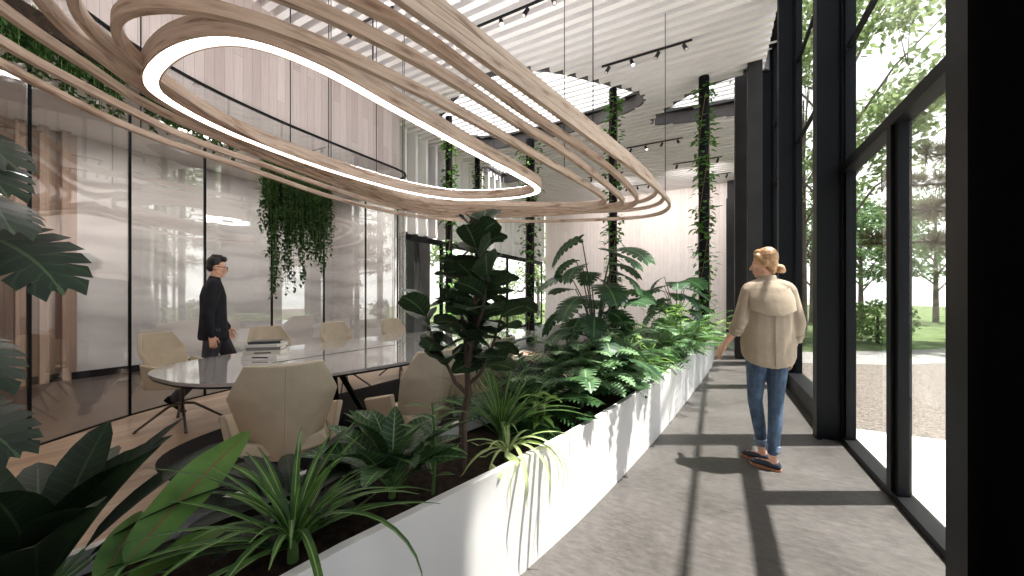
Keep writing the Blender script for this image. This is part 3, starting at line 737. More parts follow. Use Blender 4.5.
def fiddle(base):
    rnd = random.Random(21); t = newplant('fiddle_leaf_fig', 'tall dark fiddle leaf fig with a slim brown trunk in the white planter', base)
    B = V(base); sb = MB(); fb = MB(); R3 = V((.878,.479,0)); A3 = V((-.479,.878,0))
    def pt(x, z, q=0): return B + R3*(x+.055*z) + A3*q + UP*z
    trunk = [pt(0,-.08),pt(.0,.12,.01),pt(-.008,.26),pt(.012,.38),pt(.0,.48,.01),pt(.02,.68,.02),pt(.02,.9,.0),pt(.03,1.16,.02)]
    sb.tube(trunk, [.024,.02,.019,.017,.013,.011,.009,.005], 8)
    br = [[pt(.008,.38),pt(-.05,.44,-.02),pt(-.1,.54,-.03),pt(-.17,.66,-.03),pt(-.22,.80,-.02)],
          [pt(.004,.42),pt(.06,.47,.02),pt(.1,.56,.04),pt(.14,.72,.05),pt(.17,.86,.04)],
          [pt(.0,.5),pt(-.03,.66,.06),pt(-.07,.84,.09),pt(-.08,1.02,.1)],
          [pt(.012,.6),pt(.06,.78,-.05),pt(.08,.98,-.07)]]
    for q in br: sb.tube(q, [.011,.009,.007,.005,.003][:len(q)], 6)
    def put(p, az, el, L, dr=.55): leaf(fb, p, dirv(az, el), L, L*.74, dr, 'obov', 8, .16, rnd.uniform(-.7,.7), wav=.03)
    for i in range(28):
        k = .56+.59*i/27; p = pt(.02+.01*math.sin(i), k, .015); put(p, i*2.4, rnd.uniform(.1,1.0)+.25*(i/27), rnd.uniform(.14,.2))
    for q, n in ((br[0],15),(br[1],16),(br[2],14),(br[3],10)):
        for i in range(n):
            s = .36+.64*i/(n-1); x = s*(len(q)-1); k = min(int(x), len(q)-2); p = q[k].lerp(q[k+1], x-k)
            put(p, i*2.4+1, rnd.uniform(-.3,.8)+.25*s, rnd.uniform(.13,.185))
    for i in range(5): put(pt(.03,1.08+.025*i,.02), i*2.4, rnd.uniform(.5,1.15), .15)
    fin(t, fb, 'fig', sb, 'bark')
fiddle((-1.045,1.42,SOIL))

def strap(name, label, base, n, L, W, mat, spread=(.2,1.2), droop=(.8,1.8), seed=1, stem_h=.0, arcs=()):
    rnd = random.Random(seed); t = newplant(name, label, base); fb = MB(); sb = MB(); B = V(base)
    sb.tube([B-UP*.06, B+UP*(.03+stem_h)], [.02,.014], 8)
    for i in range(n):
        el = PI/2-rnd.uniform(*spread); l = L*rnd.uniform(.7,1.1)
        q0 = B+UP*(stem_h*rnd.uniform(.3,1)+.02); d0 = dirv(i*2.4+rnd.random()*.5, el); dr0 = rnd.uniform(*droop)
        if any(q.z < .57 and q.x > xo(q.y)-.05 for q in spine(q0, d0, l, dr0, 10)[0]): continue
        leaf(fb, q0, d0, l, W*rnd.uniform(.8,1.15), dr0, 'strap', 10, .45, rnd=rnd)
    for az, el, l, dr in arcs: leaf(fb, B+UP*(.03+stem_h), dirv(az, el), l, W, dr, 'strap', 12, .4)
    fin(t, fb, mat, sb, drape=True)
strap('spiky_grass_plant', 'dark green spiky strap leaved plant at the camera end of the planter', (-1.17,.70,SOIL), 56, .48, .024, 'grass', (.12,1.3), (.5,1.5), 3, .05, arcs=((.45,.95,.62,2.6),(-.35,.95,.6,2.6),(-1.1,.95,.55,2.4)))
strap('strap_leaf_plant', 'upright dark green grassy plant just right of the fig trunk', (-1.05,1.80,SOIL), 40, .55, .02, 'grass', (.05,.7), (.3,1.2), 4, .06)
strap('spider_plant', 'pale green spider plant spilling over the planter front below the fig', (-.93,1.66,SOIL), 16, .34, .022, 'spider', (.3,1.2), (1.2,2.6), 8, .03, arcs=((-.2,.95,.45,3.0),(-.7,1.0,.42,3.0),(.3,.9,.48,2.9),(-1.1,.8,.36,2.7),(.6,.7,.42,2.5),(.1,1.15,.5,3.0)))
strap('spider_plant', 'bright spider plant in the planter middle between the lobed bush and the ferns', (-.66,4.35,SOIL), 30, .42, .022, 'lime', (.1,1.1), (.6,2.0), 9, .04, arcs=((-.3,.9,.42,2.8),(.1,.9,.42,2.7)))

def lanceplant(name, label, base, n, L, W, mat, spread, seed, stem=.1, prof='lance', droop=(.3,.9)):
    rnd = random.Random(seed); t = newplant(name, label, base); fb = MB(); sb = MB(); B = V(base)
    sb.tube([B-UP*.06, B+UP*stem], [.018,.01], 8)
    for i in range(n):
        p = B+UP*(stem*(.2+.8*i/n)); d = dirv(i*2.4+rnd.random()*.6, PI/2-rnd.uniform(*spread)); pet = L*.3
        sb.tube([p, p+d*pet], [.006,.004], 6)
        leaf(fb, p+d*pet, d, L*rnd.uniform(.75,1.1), W*rnd.uniform(.8,1.1), rnd.uniform(*droop), prof, 8, .3, rnd.uniform(-.3,.3), rnd=rnd)
    fin(t, fb, mat, sb)
lanceplant('dumb_cane', 'dark dumb cane with pale veined leaves left of the fig trunk', (-1.18,1.12,SOIL), 26, .30, .11, 'aglao', (.1,1.15), 12, .12)
lanceplant('birds_nest_fern', 'very dark glossy broad leaved plant nearest the lower left of the planter', (-1.61,.27,SOIL-.03), 30, .40, .11, 'nest', (.15,1.25), 15, .06, 'paddle', (.3,1.0))
lanceplant('dumb_cane', 'dark broad leaved plant behind the grassy plant and under the lobed bush', (-1.12,2.25,SOIL), 13, .25, .1, 'aglao', (.2,1.2), 17, .12)
lanceplant('birds_nest_fern', 'dark glossy low plant behind the spiky grass along the inner planter rim', (-1.44,.86,SOIL-.03), 20, .30, .09, 'nest', (.3,1.3), 18, .05, 'paddle', (.4,1.1))
# paddle leaf
t = newplant('paddle_leaf_plant', 'plant with one long serrated mid green leaf and a red midrib', (-1.38,.31,SOIL)); fb = MB(); sb = MB(); B = V(t.location)
sb.tube([B-UP*.06, B+UP*.05], [.016,.012], 8)
def aim(fb, sb, B, tip, W, prof='paddle', mid=.12, droop=.25, roll=0):
    p = B+UP*.05; d = (V(tip)-p); L = d.length; d.normalize()
    d = (d+UP*.12).normalized(); sb.tube([p, p+d*L*.18], [.007,.005], 6); leaf(fb, p+d*L*.18, d, L*.82, W, droop, prof, 18, .12, roll, wav=.05)
aim(fb, sb, B, (-1.47,.72,.83), .125, roll=.55); aim(fb, sb, B, (-1.30,.60,.60), .10, roll=.1); aim(fb, sb, B, (-1.52,.45,.66), .08, roll=.5)
fin(t, fb, 'paddle', sb)
def stemplant(label, base, h, n, L, W, mat, seed, stems=1):
    rnd = random.Random(seed); t = newplant('leafy_stem_plant', label, base); fb = MB(); sb = MB(); B = V(base)
    for s in range(stems):
        o = V((rnd.uniform(-.06,.06),rnd.uniform(-.06,.06),0))*(stems > 1); top = B+o*2.2+UP*h*rnd.uniform(.85,1.05)
        sb.tube([B+o-UP*.05, (B+o).lerp(top,.5)+V((.01,.01,0)), top], [.008,.007,.004], 6)
        for i in range(n):
            p = (B+o).lerp(top, .18+.82*i/n); leaf(fb, p, dirv(i*2.4, rnd.uniform(.2,.8)), L*rnd.uniform(.8,1.1), W, rnd.uniform(.4,1.1), 'lance', 6, .25)
    fin(t, fb, mat, sb)
stemplant('slender leafy stem standing close left of the fig trunk', (-1.05,1.22,SOIL), .42, 22, .15, .04, 'grass', 31)
stemplant('light green upright leafy stems beside the far spider plant', (-.82,4.05,SOIL), .62, 26, .16, .035, 'lime', 33, 3)
stemplant('pale leafy stems low between the fig trunk and spider plant', (-.98,2.02,SOIL), .26, 14, .13, .04, 'lime', 35, 2)

def monstera(name, label, base, specs, petr=.008, mat='monstera', trunk=.25, shift=(0,0,0)):
    t = newplant(name, label, base); fb = MB(); sb = MB(); B = V(base)
    sb.tube([B-UP*.06, B+UP*trunk*.6+V((.01,.01,0)), B+UP*trunk], [.024,.02,.014], 8)
    for c, az, el, L, roll, dr in specs:
        c = V(c)+V(shift); p0 = B+UP*trunk*.8; m = p0.lerp(c,.55)+UP*.12*(c-p0).length
        sb.tube([p0, m, c-dirv(az,el)*.01], [petr,petr*.8,petr*.6], 6)
        lobed(fb, c, dirv(az, el), L, L*1.0, dr, 8, .55, .22, roll)
    fin(t, fb, mat, sb, 'stem_dark')
# the tall one at the camera end: leaves reach in at the left edge
monstera('monstera', 'tall dark monstera with split leaves at the left edge, camera end of planter', (-1.72,-.02,SOIL),
  [((-1.86,.10,1.80), .9, .0, .27, .3, .9), ((-1.80,.20,1.62), .35, -.2, .24, -.2, .8), ((-1.86,.20,1.50), .75, -.1, .31, .4, 1.0), ((-1.9,.12,1.34), .5, -.3, .22, .2, .9),
   ((-1.82,.14,1.21), .45, -.15, .27, -.1, .9), ((-1.9,.12,1.08), 1.0, -.4, .22, .3, .7), ((-1.95,.02,1.5), 2.2, .1, .3, .3, .9), ((-1.9,-.2,1.7), -1.2, .2, .3, .2, .9), ((-1.80,.16,1.74), .6, -.35, .24, .1, .7), ((-1.85,.16,.98), .7, -.1, .24, .2, .9)], .009, trunk=.55, shift=(-.05,-.03,0), mat='monstera_dark')
def ringspecs(B, n, rr, zz, L, seed):
    rnd = random.Random(seed); out = []
    for i in range(n):
        az = i*2.4+rnd.random()*.5; z = zz[0]+(zz[1]-zz[0])*i/(n-1); r = rr*rnd.uniform(.5,1)*(1-.35*i/n)
        out.append((V(B)+V((math.cos(az)*r, math.sin(az)*r, z)), az, rnd.uniform(-.35,.35), L*rnd.uniform(.75,1.15), rnd.uniform(-.3,.3), rnd.uniform(.6,1.2)))
    return out
B = (-.90,3.15,SOIL)
monstera('monstera', 'large monstera rising highest in the middle of the planter', B, ringspecs(B, 32, .32, (.2,1.2), .31, 41)+[(V((-1.0,3.05,1.80)), 3.5, -.2, .34, .1, 1.1), (V((-.72,3.2,1.72)), -.3, .0, .32, .2, .9)], .007, trunk=.6)
B = (-.52,6.2,SOIL)
monstera('monstera', 'smaller monstera by the far ferns with a magenta flower near it', B, ringspecs(B, 18, .34, (.45,1.15), .36, 44), .007, trunk=.5)
def xan(label, base, n, L, seed, mat='xanadu', el=(.25,1.35), pet=(.18,.44)):
    rnd = random.Random(seed); t = newplant('lobed_philodendron', label, base); fb = MB(); sb = MB(); B = V(base)
    sb.tube([B-UP*.06, B+UP*.10], [.025,.018], 8)
    for i in range(n):
        az = i*2.4+rnd.random()*.5; d = dirv(az, rnd.uniform(*el)); pl = rnd.uniform(*pet); p = B+UP*.09; e = p+d*pl
        if e.z < .62 and e.x > xo(e.y)-.14: e.z = .62+.06*rnd.random()
        sb.tube([p, p.lerp(e,.5)+UP*.03, e], [.005,.004,.003], 6)
        lobed(fb, e, (d*1.0+dirv(az,0)*.5+V((0,0,-.15))).normalized(), L*rnd.uniform(.8,1.15), L*.82, rnd.uniform(.5,1.3), 8, .2, .05, rnd.uniform(-.3,.3), gap=.36)
    fin(t, fb, mat, sb)
xan('bushy philodendron with deeply cut leaves leaning over the planter front', (-.90,2.75,SOIL), 74, .2, 51)
xan('second cut leaf philodendron bush, below the tallest monstera', (-.76,3.55,SOIL), 56, .19, 52)
xan('cut leaf bush nearest the vine covered column at the corridor end', (-.38,7.0,SOIL), 40, .24, 53)
xan('cut leaf bush between the far spider plant and small monstera', (-.54,5.3,SOIL), 50, .22, 54)
def fern(name, label, base, n, L, W, seed, mat, el=(.5,1.35), droop=(.7,1.6), pairs=18, lw=.02, stem=.05, lean=.6):
    rnd = random.Random(seed); t = newplant(name, label, base); fb = MB(); sb = MB(); B = V(base)
    sb.tube([B-UP*.06, B+UP*stem], [.022,.015], 8)
    for i in range(n):
        frond(fb, sb, B+UP*stem*.9, dirv(i*2.4+rnd.random()*.4, rnd.uniform(*el)), L*rnd.uniform(.75,1.1), W, rnd.uniform(*droop), pairs, lw, lean)
    fin(t, fb, mat, sb)
fern('cardboard_palm', 'dark palm with stiff feathered leaves right behind the fig', (-1.14,2.45,SOIL), 32, .72, .26, 61, 'palm', (.15,1.3), (.3,1.0), 16, .036)
fern('parlour_palm', 'palm with arching fronds behind the far spider plant', (-.62,4.95,SOIL), 18, .85, .34, 62, 'palm', (.6,1.4), (.7,1.6), 20, .02)
fern('fern', 'yellow green fern arching over the corridor near the walking woman', (-.26,7.75,SOIL), 24, .8, .34, 63, 'lime', (.4,1.3), (.7,1.5), 20, .02)
fern('fern', 'green fern filling the planter behind the small monstera', (-.42,6.65,SOIL), 22, .7, .3, 64, 'fern', (.3,1.3), (.7,1.5), 20, .022)
fern('fern', 'soft fern low at the planter front between cut leaf bushes', (-.68,4.75,SOIL), 18, .45, .2, 65, 'fern', (.2,1.2), (.7,1.6), 16, .02)
fern('fern', 'light green fern under the tallest monstera on its camera side', (-.78,3.9,SOIL), 18, .5, .2, 66, 'fern', (.3,1.3), (.7,1.6), 16, .02)
fern('parlour_palm', 'tall palm fronds beside the small monstera, left of the vine column', (-.55,5.75,SOIL), 16, .95, .4, 67, 'fern', (.7,1.4), (.7,1.5), 20, .022)
stemplant('tall lime stems rising between the small monstera and the far palms', (-.50,5.55,SOIL), .75, 28, .17, .04, 'lime', 37, 4)
fern('fern', 'bright lime fern at the planter front below the small monstera', (-.38,6.05,SOIL), 18, .55, .24, 68, 'lime', (.3,1.2), (.7,1.6), 16, .022)
t = newplant('flower_stalk', 'single magenta flower among the far foliage', (-.62,5.98,SOIL)); b = MB(); b.tube([(-.62,5.98,SOIL-.05),(-.61,5.97,1.0),(-.6,5.96,1.36)], [.006,.005,.004], 6); b.build('stem', M['stem'], t, origin=t.location)
b = MB()
for i in range(6): leaf(b, V((-.6,5.96,1.36)), dirv(i*PI/3, .5), .09, .05, .5, 'paddle', 5, .2)
b.build('flower', M['flower'], t, origin=t.location)

# vine covered columns
for i, (x, y, r, lab, z0) in enumerate(((-.20,8.62,.10,'black column wrapped in ivy at the corridor end of the planter',.47),(-1.95,8.16,.085,'ivy wrapped column behind the tallest monstera',0),(-4.67,9.65,.12,'bushy ivy wrapped column beyond the lit ring, right of the fig top',0),
                                     (-5.87,7.45,.085,'ivy wrapped black column at the end of the boarded wall',0),(-6.8,10.1,.085,'thin ivy column by the white window fins',0))):
    rnd = random.Random(70+i); t = thing('ivy_column', lab, 'column', (x,y,z0), 0, 'ivy covered columns')
    b = MB(); b.tube([(x,y,z0),(x,y,H-.002)], [r,r], 14); b.build('post', M['steel'], t, origin=t.location)
    fb = MB(); sb = MB()
    for k in range(3):
        sb.tube([(x+math.cos(k*2.1+z*1.3)*(r+.01), y+math.sin(k*2.1+z*1.3)*(r+.01), z) for z in [z0+.02+q*.25 for q in range(int((H-z0)/.25))]], .006, 5)
    n = 900 if i == 2 else 700
    for k in range(n):
        z = z0+.1+(H-z0-.3)*rnd.random(); 
        if math.sin(z*7+i) < -.55 and rnd.random() < .75: continue
        a = rnd.random()*2*PI; rr = r+rnd.random()**2*(.13 if i != 2 else .28); p = V((x+math.cos(a)*rr, y+math.sin(a)*rr, z))
        leaf(fb, p, dirv(a+rnd.uniform(-.8,.8), rnd.uniform(-.6,.5)), rnd.uniform(.08,.14), .1, .5, 'heart', 4, .2)
    sb.build('stem', M['aerial'], t, origin=t.location); fb.build('foliage', M['ivy'], t, origin=t.location)

# hanging greenery along the bulkhead behind the glass
rnd = random.Random(90)
HP = [V((p.x+.17, p.y)) for p in GL if -.4 < p.y < 5.9]
def hangrow(pts, label, lens, per, seed):
    rnd = random.Random(seed); mid = pts[len(pts)//2]
    t = thing('hanging_plant', label, 'plant', (mid.x, mid.y, 3.67), 0, 'trailing plants along the partition')
    b = MB(); b.sweep([tuple(p) for p in pts], [(-.08,3.55),(.08,3.55),(.08,3.685),(-.08,3.685)], False); b.build('trough', M['soil'], t, origin=t.location)
    fb = MB(); sb = MB()
    for i in range(len(pts)-1):
        for k in range(per):
            p = pts[i].lerp(pts[i+1], rnd.random()); x = p.x+rnd.uniform(-.07,.07); y = p.y; L = rnd.uniform(*lens)*(.6+.4*math.sin(i*1.7+seed)**2)
            z = 3.72; q = V((x,y,z)); path = [q.copy()]
            while z > 3.72-L:
                z -= .05; q = V((q.x+rnd.uniform(-.008,.008), q.y+rnd.uniform(-.008,.008), z)); path.append(q.copy())
                leaf(fb, q, dirv(rnd.random()*6.28, rnd.uniform(-.9,.3)), rnd.uniform(.055,.085), .055, .4, 'heart', 3, .15)
            sb.tube([path[0], path[len(path)//2], path[-1]], .003, 4)
    sb.build('stem', M['stem'], t, origin=t.location); fb.build('foliage', M['hang'], t, origin=t.location)
idx = lambda y0, y1: [p for p in HP if y0 <= p.y <= y1]
hangrow(idx(3.0,4.28), 'long trailing green plant curtain on the partition right of the walking man', (1.2,2.4), 28, 3)
hangrow(idx(-.4,1.55), 'short trailing greenery high on the partition above the left edge monstera', (.25,.62), 16, 4)
hangrow(idx(1.6,2.95), 'short trailing greenery high on the partition above the walking man', (.2,.5), 18, 5)
hangrow(idx(4.33,5.9), 'short trailing greenery high on the partition nearest its far corner', (.2,.42), 18, 6)

# ------------------------------------------------------------------ table, books, chairs
TX, TY, TA, TB, TE = -3.32, 3.5, .99, 2.42, 2.9
def sup(a, b_, e, n=96): return [(math.copysign(abs(math.cos(t))**(2/e), math.cos(t))*a, math.copysign(abs(math.sin(t))**(2/e), math.sin(t))*b_) for t in [2*PI*i/n for i in range(n)]]
t = thing('conference_table', 'long boat shaped grey glossy conference table under the hanging rings', 'table', (TX,TY,.012))
b = MB(); b.prism(sup(TA,TB,TE), .712, .735); top = b.build('tabletop', M['table'], t, bevel=.004)
b = MB(); b.prism(sup(TA-.012,TB-.012,TE), .695, .712); b.build('edge_band', M['steel'], t)
b = MB(); b.box(-.012,.012,-1.7,1.7,.7352,.7362); b.build('cable_slot', M['steel'], t)
for yy_ in (-1.35, 1.35):
    for s in (-1,1):
        b = MB(); b.tube([(s*.42,yy_,0),(s*.16,yy_+.12*(1 if yy_ < 0 else -1),.695)], [.022,.028], 10); b.build('leg', M['steel'], t)
        b = MB(); b.tube([(s*.30,yy_+.45*(1 if yy_<0 else -1),0),(s*.16,yy_+.12*(1 if yy_<0 else -1),.695)], [.022,.028], 10); b.build('leg', M['steel'], t)
bx, by = -3.63, 1.93; z = .7475; ang = rad(38)
BK = [(.31,.23,.042,'white','thick white book, bottom of the stack on the table'),(.30,.22,.038,'cream','cream book second from the bottom of the stack'),(.27,.20,.03,'grey','grey book in the middle of the stack'),(.28,.21,.026,'white2','thin white book under the topmost black one'),(.25,.18,.022,'black','small black book on top of the stack')]
BC = {'white':hx(226,222,216),'cream':hx(200,192,180),'grey':hx(120,116,114),'white2':hx(214,210,206),'black':hx(36,35,36)}
M['pages'] = simple('book_pages', hx(232,226,214), .8, 0, .04, 90)
for i, (L, Wd, h, c, lab) in enumerate(BK):
    t = thing('book', lab, 'book', (bx,by,z), ang+(-.12,.05,.14,-.05,.2)[i], 'books stacked on the table')
    mm = simple('book_cover_'+c, BC[c], .5, 0, .04, 6)
    b = MB(); b.box(-L/2,L/2,-Wd/2,Wd/2,0,.003); b.box(-L/2,L/2,-Wd/2,Wd/2,h-.003,h); b.box(-L/2,L/2,-Wd/2,-Wd/2+.004,.003,h-.003); b.build('cover', mm, t)
    b = MB(); b.box(-L/2+.005,L/2-.005,-Wd/2+.004,Wd/2-.006,.003,h-.003); b.build('pages', M['pages'], t)
    if i in (0,1): 
        b = MB(); b.box(-L*.2,L*.25,-Wd/2-.0008,-Wd/2,h*.35,h*.62); b.build('spine_band', M['steel'], t)
    z += h+.0005

def shellpanel(mb, f, nu, nv, th):
    """curved panel with thickness: f(u,v)->point, u,v in 0..1"""
    P = [[V(f(i/nu, j/nv)) for i in range(nu+1)] for j in range(nv+1)]
    Nn = [[None]*(nu+1) for _ in range(nv+1)]
    for j in range(nv+1):
        for i in range(nu+1):
            du = P[j][min(i+1,nu)]-P[j][max(i-1,0)]; dv = P[min(j+1,nv)][i]-P[max(j-1,0)][i]; Nn[j][i] = du.cross(dv).normalized()
    vs = []; idx_ = lambda k, j, i: k*(nu+1)*(nv+1)+j*(nu+1)+i
    for k in (0,1):
        for j in range(nv+1):
            for i in range(nu+1): vs.append(P[j][i]+Nn[j][i]*th*(k-.5))
    fs = []
    for j in range(nv):
        for i in range(nu):
            fs.append((idx_(1,j,i),idx_(1,j,i+1),idx_(1,j+1,i+1),idx_(1,j+1,i))); fs.append((idx_(0,j+1,i),idx_(0,j+1,i+1),idx_(0,j,i+1),idx_(0,j,i)))
    for i in range(nu):
        fs.append((idx_(0,0,i),idx_(0,0,i+1),idx_(1,0,i+1),idx_(1,0,i))); fs.append((idx_(1,nv,i),idx_(1,nv,i+1),idx_(0,nv,i+1),idx_(0,nv,i)))
    for j in range(nv):
        fs.append((idx_(1,j,0),idx_(1,j+1,0),idx_(0,j+1,0),idx_(0,j,0))); fs.append((idx_(0,j,nu),idx_(0,j+1,nu),idx_(1,j+1,nu),idx_(1,j,nu)))
    mb.add(vs, fs, 0, True)
def make_chair():
    t = thing('meeting_chair', 'x', 'chair')          # faces +Y
    def back(u, v):
        z = .40+.54*v; w = interp([(0,.165),(.68,.258),(1,.178)], v); x = (u*2-1)*w
        return (x, -.20-.10*v+.20*(abs(u*2-1)**2.2)*(1-.65*v), z)
    b = MB(); shellpanel(b, back, 14, 25, .035); o = b.build('backrest', M['fabric'], t, bevel=.006)
    b = MB(); b.tube([(0,-.2175-.10*v,.40+.54*v) for v in (.02,.3,.6,.97)], .0035, 6); b.build('seam', M['fabric'], o)
    def seat(u, v):
        y = -.20+.47*v; w = interp([(0,.20),(.4,.235),(.8,.225),(1,.185)], v); x = (u*2-1)*w
        return (x, y, .44+.03*abs(u*2-1)**3+.02*(v-.5)**2*4-.03*max(0,v-.85)*4)
    b = MB(); shellpanel(b, seat, 12, 10, .075); b.build('seat', M['fabric'], t, bevel=.015)
    for s in (-1,1):
        def arm(u, v):
            y = -.12+.32*u; z = .42+(.25-.08*u)*v
            return (s*(.245+.045*v-.02*u*u), y, z)
        b = MB(); shellpanel(b, arm, 8, 6, .032); b.build('armrest', M['fabric'], t, bevel=.01)
    b = MB(); b.tube([(0,.02,.22),(0,.02,.41)], [.022,.022], 12); b.tube([(0,.02,.392),(0,.02,.402)], [.11,.11], 14); b.tube([(0,.02,.21),(0,.02,.235)], [.04,.035], 12); b.build('pedestal', M['chrome'], t)
    for k in range(4):
        a = PI/4+k*PI/2; d = V((math.cos(a),math.sin(a),0))
        b = MB(); b.tube([V((0,.02,.225)), V((0,.02,.205))+d*.10, V((0,.02,.012))+d*.34], [.016,.014,.011], 8); b.tube([V((0,.02,0))+d*.34, V((0,.02,.014))+d*.34], [.014,.014], 8); b.build('leg', M['chrome'], t)
    return t
CH = make_chair(); first = True
def face(dx, dy): return math.atan2(-dx, dy)
for x, y, dx, dy, lab in ((-4.80,1.71,.85,.5,'beige swivel chair at the table end nearest the walking man'),
    (-2.27,1.31,-.87,.49,'beige swivel chair with its broad back to the camera, behind the spiky plant'),
    (-4.68,2.62,1,.05,'beige swivel chair behind the stack of books'),
    (-4.70,3.55,1,0,'second chair past the books on the glass side of the table'),
    (-4.68,4.62,1,-.05,'third chair past the books on the glass side, last before the fig'),
    (-1.93,2.05,-1,.1,'beige chair just left of the fig trunk on the planter side of the table'),
    (-1.93,2.95,-1,0,'beige chair half hidden behind the fig and grassy plant')):
    c = CH if first else copy_tree(CH); first = False
    onrug = inside((x,y), cp); c.location = (x, y, .012 if onrug else .0045); c.rotation_euler = (0,0,face(dx,dy)); c['label'] = lab; c['group'] = 'chairs around the conference table'

# ------------------------------------------------------------------ people
def fuse(name, mb, mat, parent, voxel=.009, smooth=6):
    me = bpy.data.meshes.new(name); me.from_pydata([tuple(p) for p in mb.v], [], mb.f); me.update()
    o = bpy.data.objects.new(name, me); C.objects.link(o)
    r = o.modifiers.new('r','REMESH'); r.mode = 'VOXEL'; r.voxel_size = voxel
    if smooth:
        s = o.modifiers.new('s','SMOOTH'); s.iterations = smooth; s.factor = .5
    dg = bpy.context.evaluated_depsgraph_get(); m2 = bpy.data.meshes.new_from_object(o.evaluated_get(dg))
    o.modifiers.clear(); o.data = m2; m2.name = name
    for p in m2.polygons: p.use_smooth = True
    m2.materials.clear(); m2.materials.append(mat); o.parent = parent
    return o
def ell(c, rx, ry, ang=0, tilt=(0,0), seg=20):
    c = V(c); out = []
    for k in range(seg):
        a = 2*PI*k/seg; x = rx*math.cos(a); y = ry*math.sin(a)
        X = x*math.cos(ang)-y*math.sin(ang); Y = x*math.sin(ang)+y*math.cos(ang)
        out.append(c+V((X, Y, X*tilt[0]+Y*tilt[1])))
    return out
def hand(mb, wrist, d, palm_n, thumb_side, s=1.0):
    """wrist point, finger direction, palm normal, side of the thumb"""
    w = V(wrist); d = V(d).normalized(); n = V(palm_n).normalized(); n = (n-d*n.dot(d)).normalized(); x = V(thumb_side); x = (x-d*x.dot(d)-n*x.dot(n)).normalized()
    for q in (-.026,-.009,.009,.026): mb.capsule(w+x*q*s*.7, .017*s, w+d*.082*s+x*q*s, .0125*s)
    for q, L in ((.03,.068),(.0105,.077),(-.0095,.071),(-.028,.056)):
        a = w+d*.085*s+x*q*s; b_ = a+(d+n*.25).normalized()*L*.42*s+x*q*.15*s; c = b_+(d+n*.7).normalized()*L*.33*s; e = c+(d+n*1.2).normalized()*L*.25*s
        mb.chain([a,b_,c,e], [.0098*s,.0088*s,.008*s,.0065*s])
    a = w+d*.022*s+x*.022*s; b_ = a+(d*.6+x*.75+n*.3)*.042*s; c = b_+(d*.9+x*.25+n*.35)*.03*s; e = c+(d*.95+n*.3)*.022*s
    mb.chain([a,b_,c,e], [.0145*s,.0118*s,.0098*s,.0075*s])
def head(mb, hb, c, yaw, s=1.0, female=False, nod=0):
    """head centre c; yaw turns it from +Y"""
    q = Matrix.Rotation(yaw, 3, 'Z') @ Matrix.Rotation(nod, 3, 'X'); c = V(c)
    P = lambda x, y, z: c+q @ (V((x,y,z))*s)
    mb.ellipsoid(P(0,-.012,.028), (.074*s,.094*s,.088*s), q)          # skull
    mb.ellipsoid(P(0,.022,-.03), (.062*s,.068*s,.082*s), q)             # face
    mb.ellipsoid(P(0,.05,-.088), (.034*s,.032*s,.026*s), q)            # chin
    mb.capsule(P(-.045,.01,-.062), .022*s, P(-.012,.055,-.088), .02*s); mb.capsule(P(.045,.01,-.062), .022*s, P(.012,.055,-.088), .02*s)
    mb.capsule(P(0,.086,.0), .008*s, P(0,.108,-.034), .0125*s); mb.ellipsoid(P(0,.096,-.038), (.017*s,.013*s,.009*s), q)   # nose
    mb.capsule(P(-.034,.078,.014), .010*s, P(.034,.078,.014), .010*s)   # brow
    mb.capsule(P(-.017,.083,-.062), .0075*s, P(.017,.083,-.062), .0075*s); mb.capsule(P(-.014,.082,-.072), .008*s, P(.014,.082,-.072), .008*s)
    for sg in (-1,1):
        mb.ellipsoid(P(sg*.076,-.012,-.012), (.009*s,.019*s,.031*s), q, 10)
        mb.ellipsoid(P(sg*.046,.052,-.03), (.022*s,.022*s,.02*s), q, 10)
    return P, q

M['eye'] = simple('eye_white', hx(226,222,216), .2)
M['lip'] = simple('lip', hx(186,110,100), .4)
# ---- woman
wx, wy = .36, 3.52
W_ = thing('person', 'person seen from behind in a beige overshirt and blue jeans walking down the corridor', 'person', (wx,wy,0), rad(14)); W_.scale = (.84,.90,1)
b = MB(); hc = V((-.012,.05,1.575))
P, q = head(b, None, hc, rad(66), .98, True, rad(-4))
b.capsule((0,.0,1.40), .052, (-.006,.03,1.50), .047)
b.chain([(0,0,.92),(0,-.01,1.1),(0,-.015,1.28),(0,-.01,1.36)], [.125,.105,.115,.07])
# legs
LK = [(-.085,0,.89),(-.085,.05,.49),(-.022,.06,.10)]; RK = [(.085,0,.89),(.066,-.005,.49),(.0,-.11,.10)]
for K_ in (LK, RK): b.chain(K_, [.088,.058,.036])
FD = V((-.80,.60,0)).normalized()
for K_ in (LK, RK):
    a = V(K_[2]); b.chain([a, a-UP*.04-FD*.01], [.036,.034]); b.capsule(a-UP*.058-FD*.02, .03, a-UP*.07+FD*.12, .022)
LA = [(-.165,-.01,1.36),(-.245,-.05,1.10),(-.345,.06,.91)]; RA = [(.165,-.01,1.36),(.222,-.06,1.09),(.215,.05,.86)]
for A_ in (LA, RA): b.chain(A_, [.046,.038,.026])
b.capsule((-.15,-.01,1.35), .05, (.15,-.01,1.35), .05)
hand(b, LA[2], (V(LA[2])-V(LA[1])).normalized()+V((-.1,.05,-.2)), (.75,.2,.1), (.2,1,.1), .92)
hand(b, RA[2], V((.0,.16,-1)), (-1,0,0), (0,1,0), .92)
fuse('body', b, M['skin'], W_, .0062, 3)
# face pieces
b = MB()
for sg in (-1,1): b.ellipsoid(P(sg*.032,.079,.0), (.012,.007,.006), q, 10)
b.build('eye', M['eye'], W_); b = MB(); b.capsule(P(-.014,.0905,-.067), .0045, P(.014,.0905,-.067), .0045, 8); b.build('lips', M['lip'], W_)
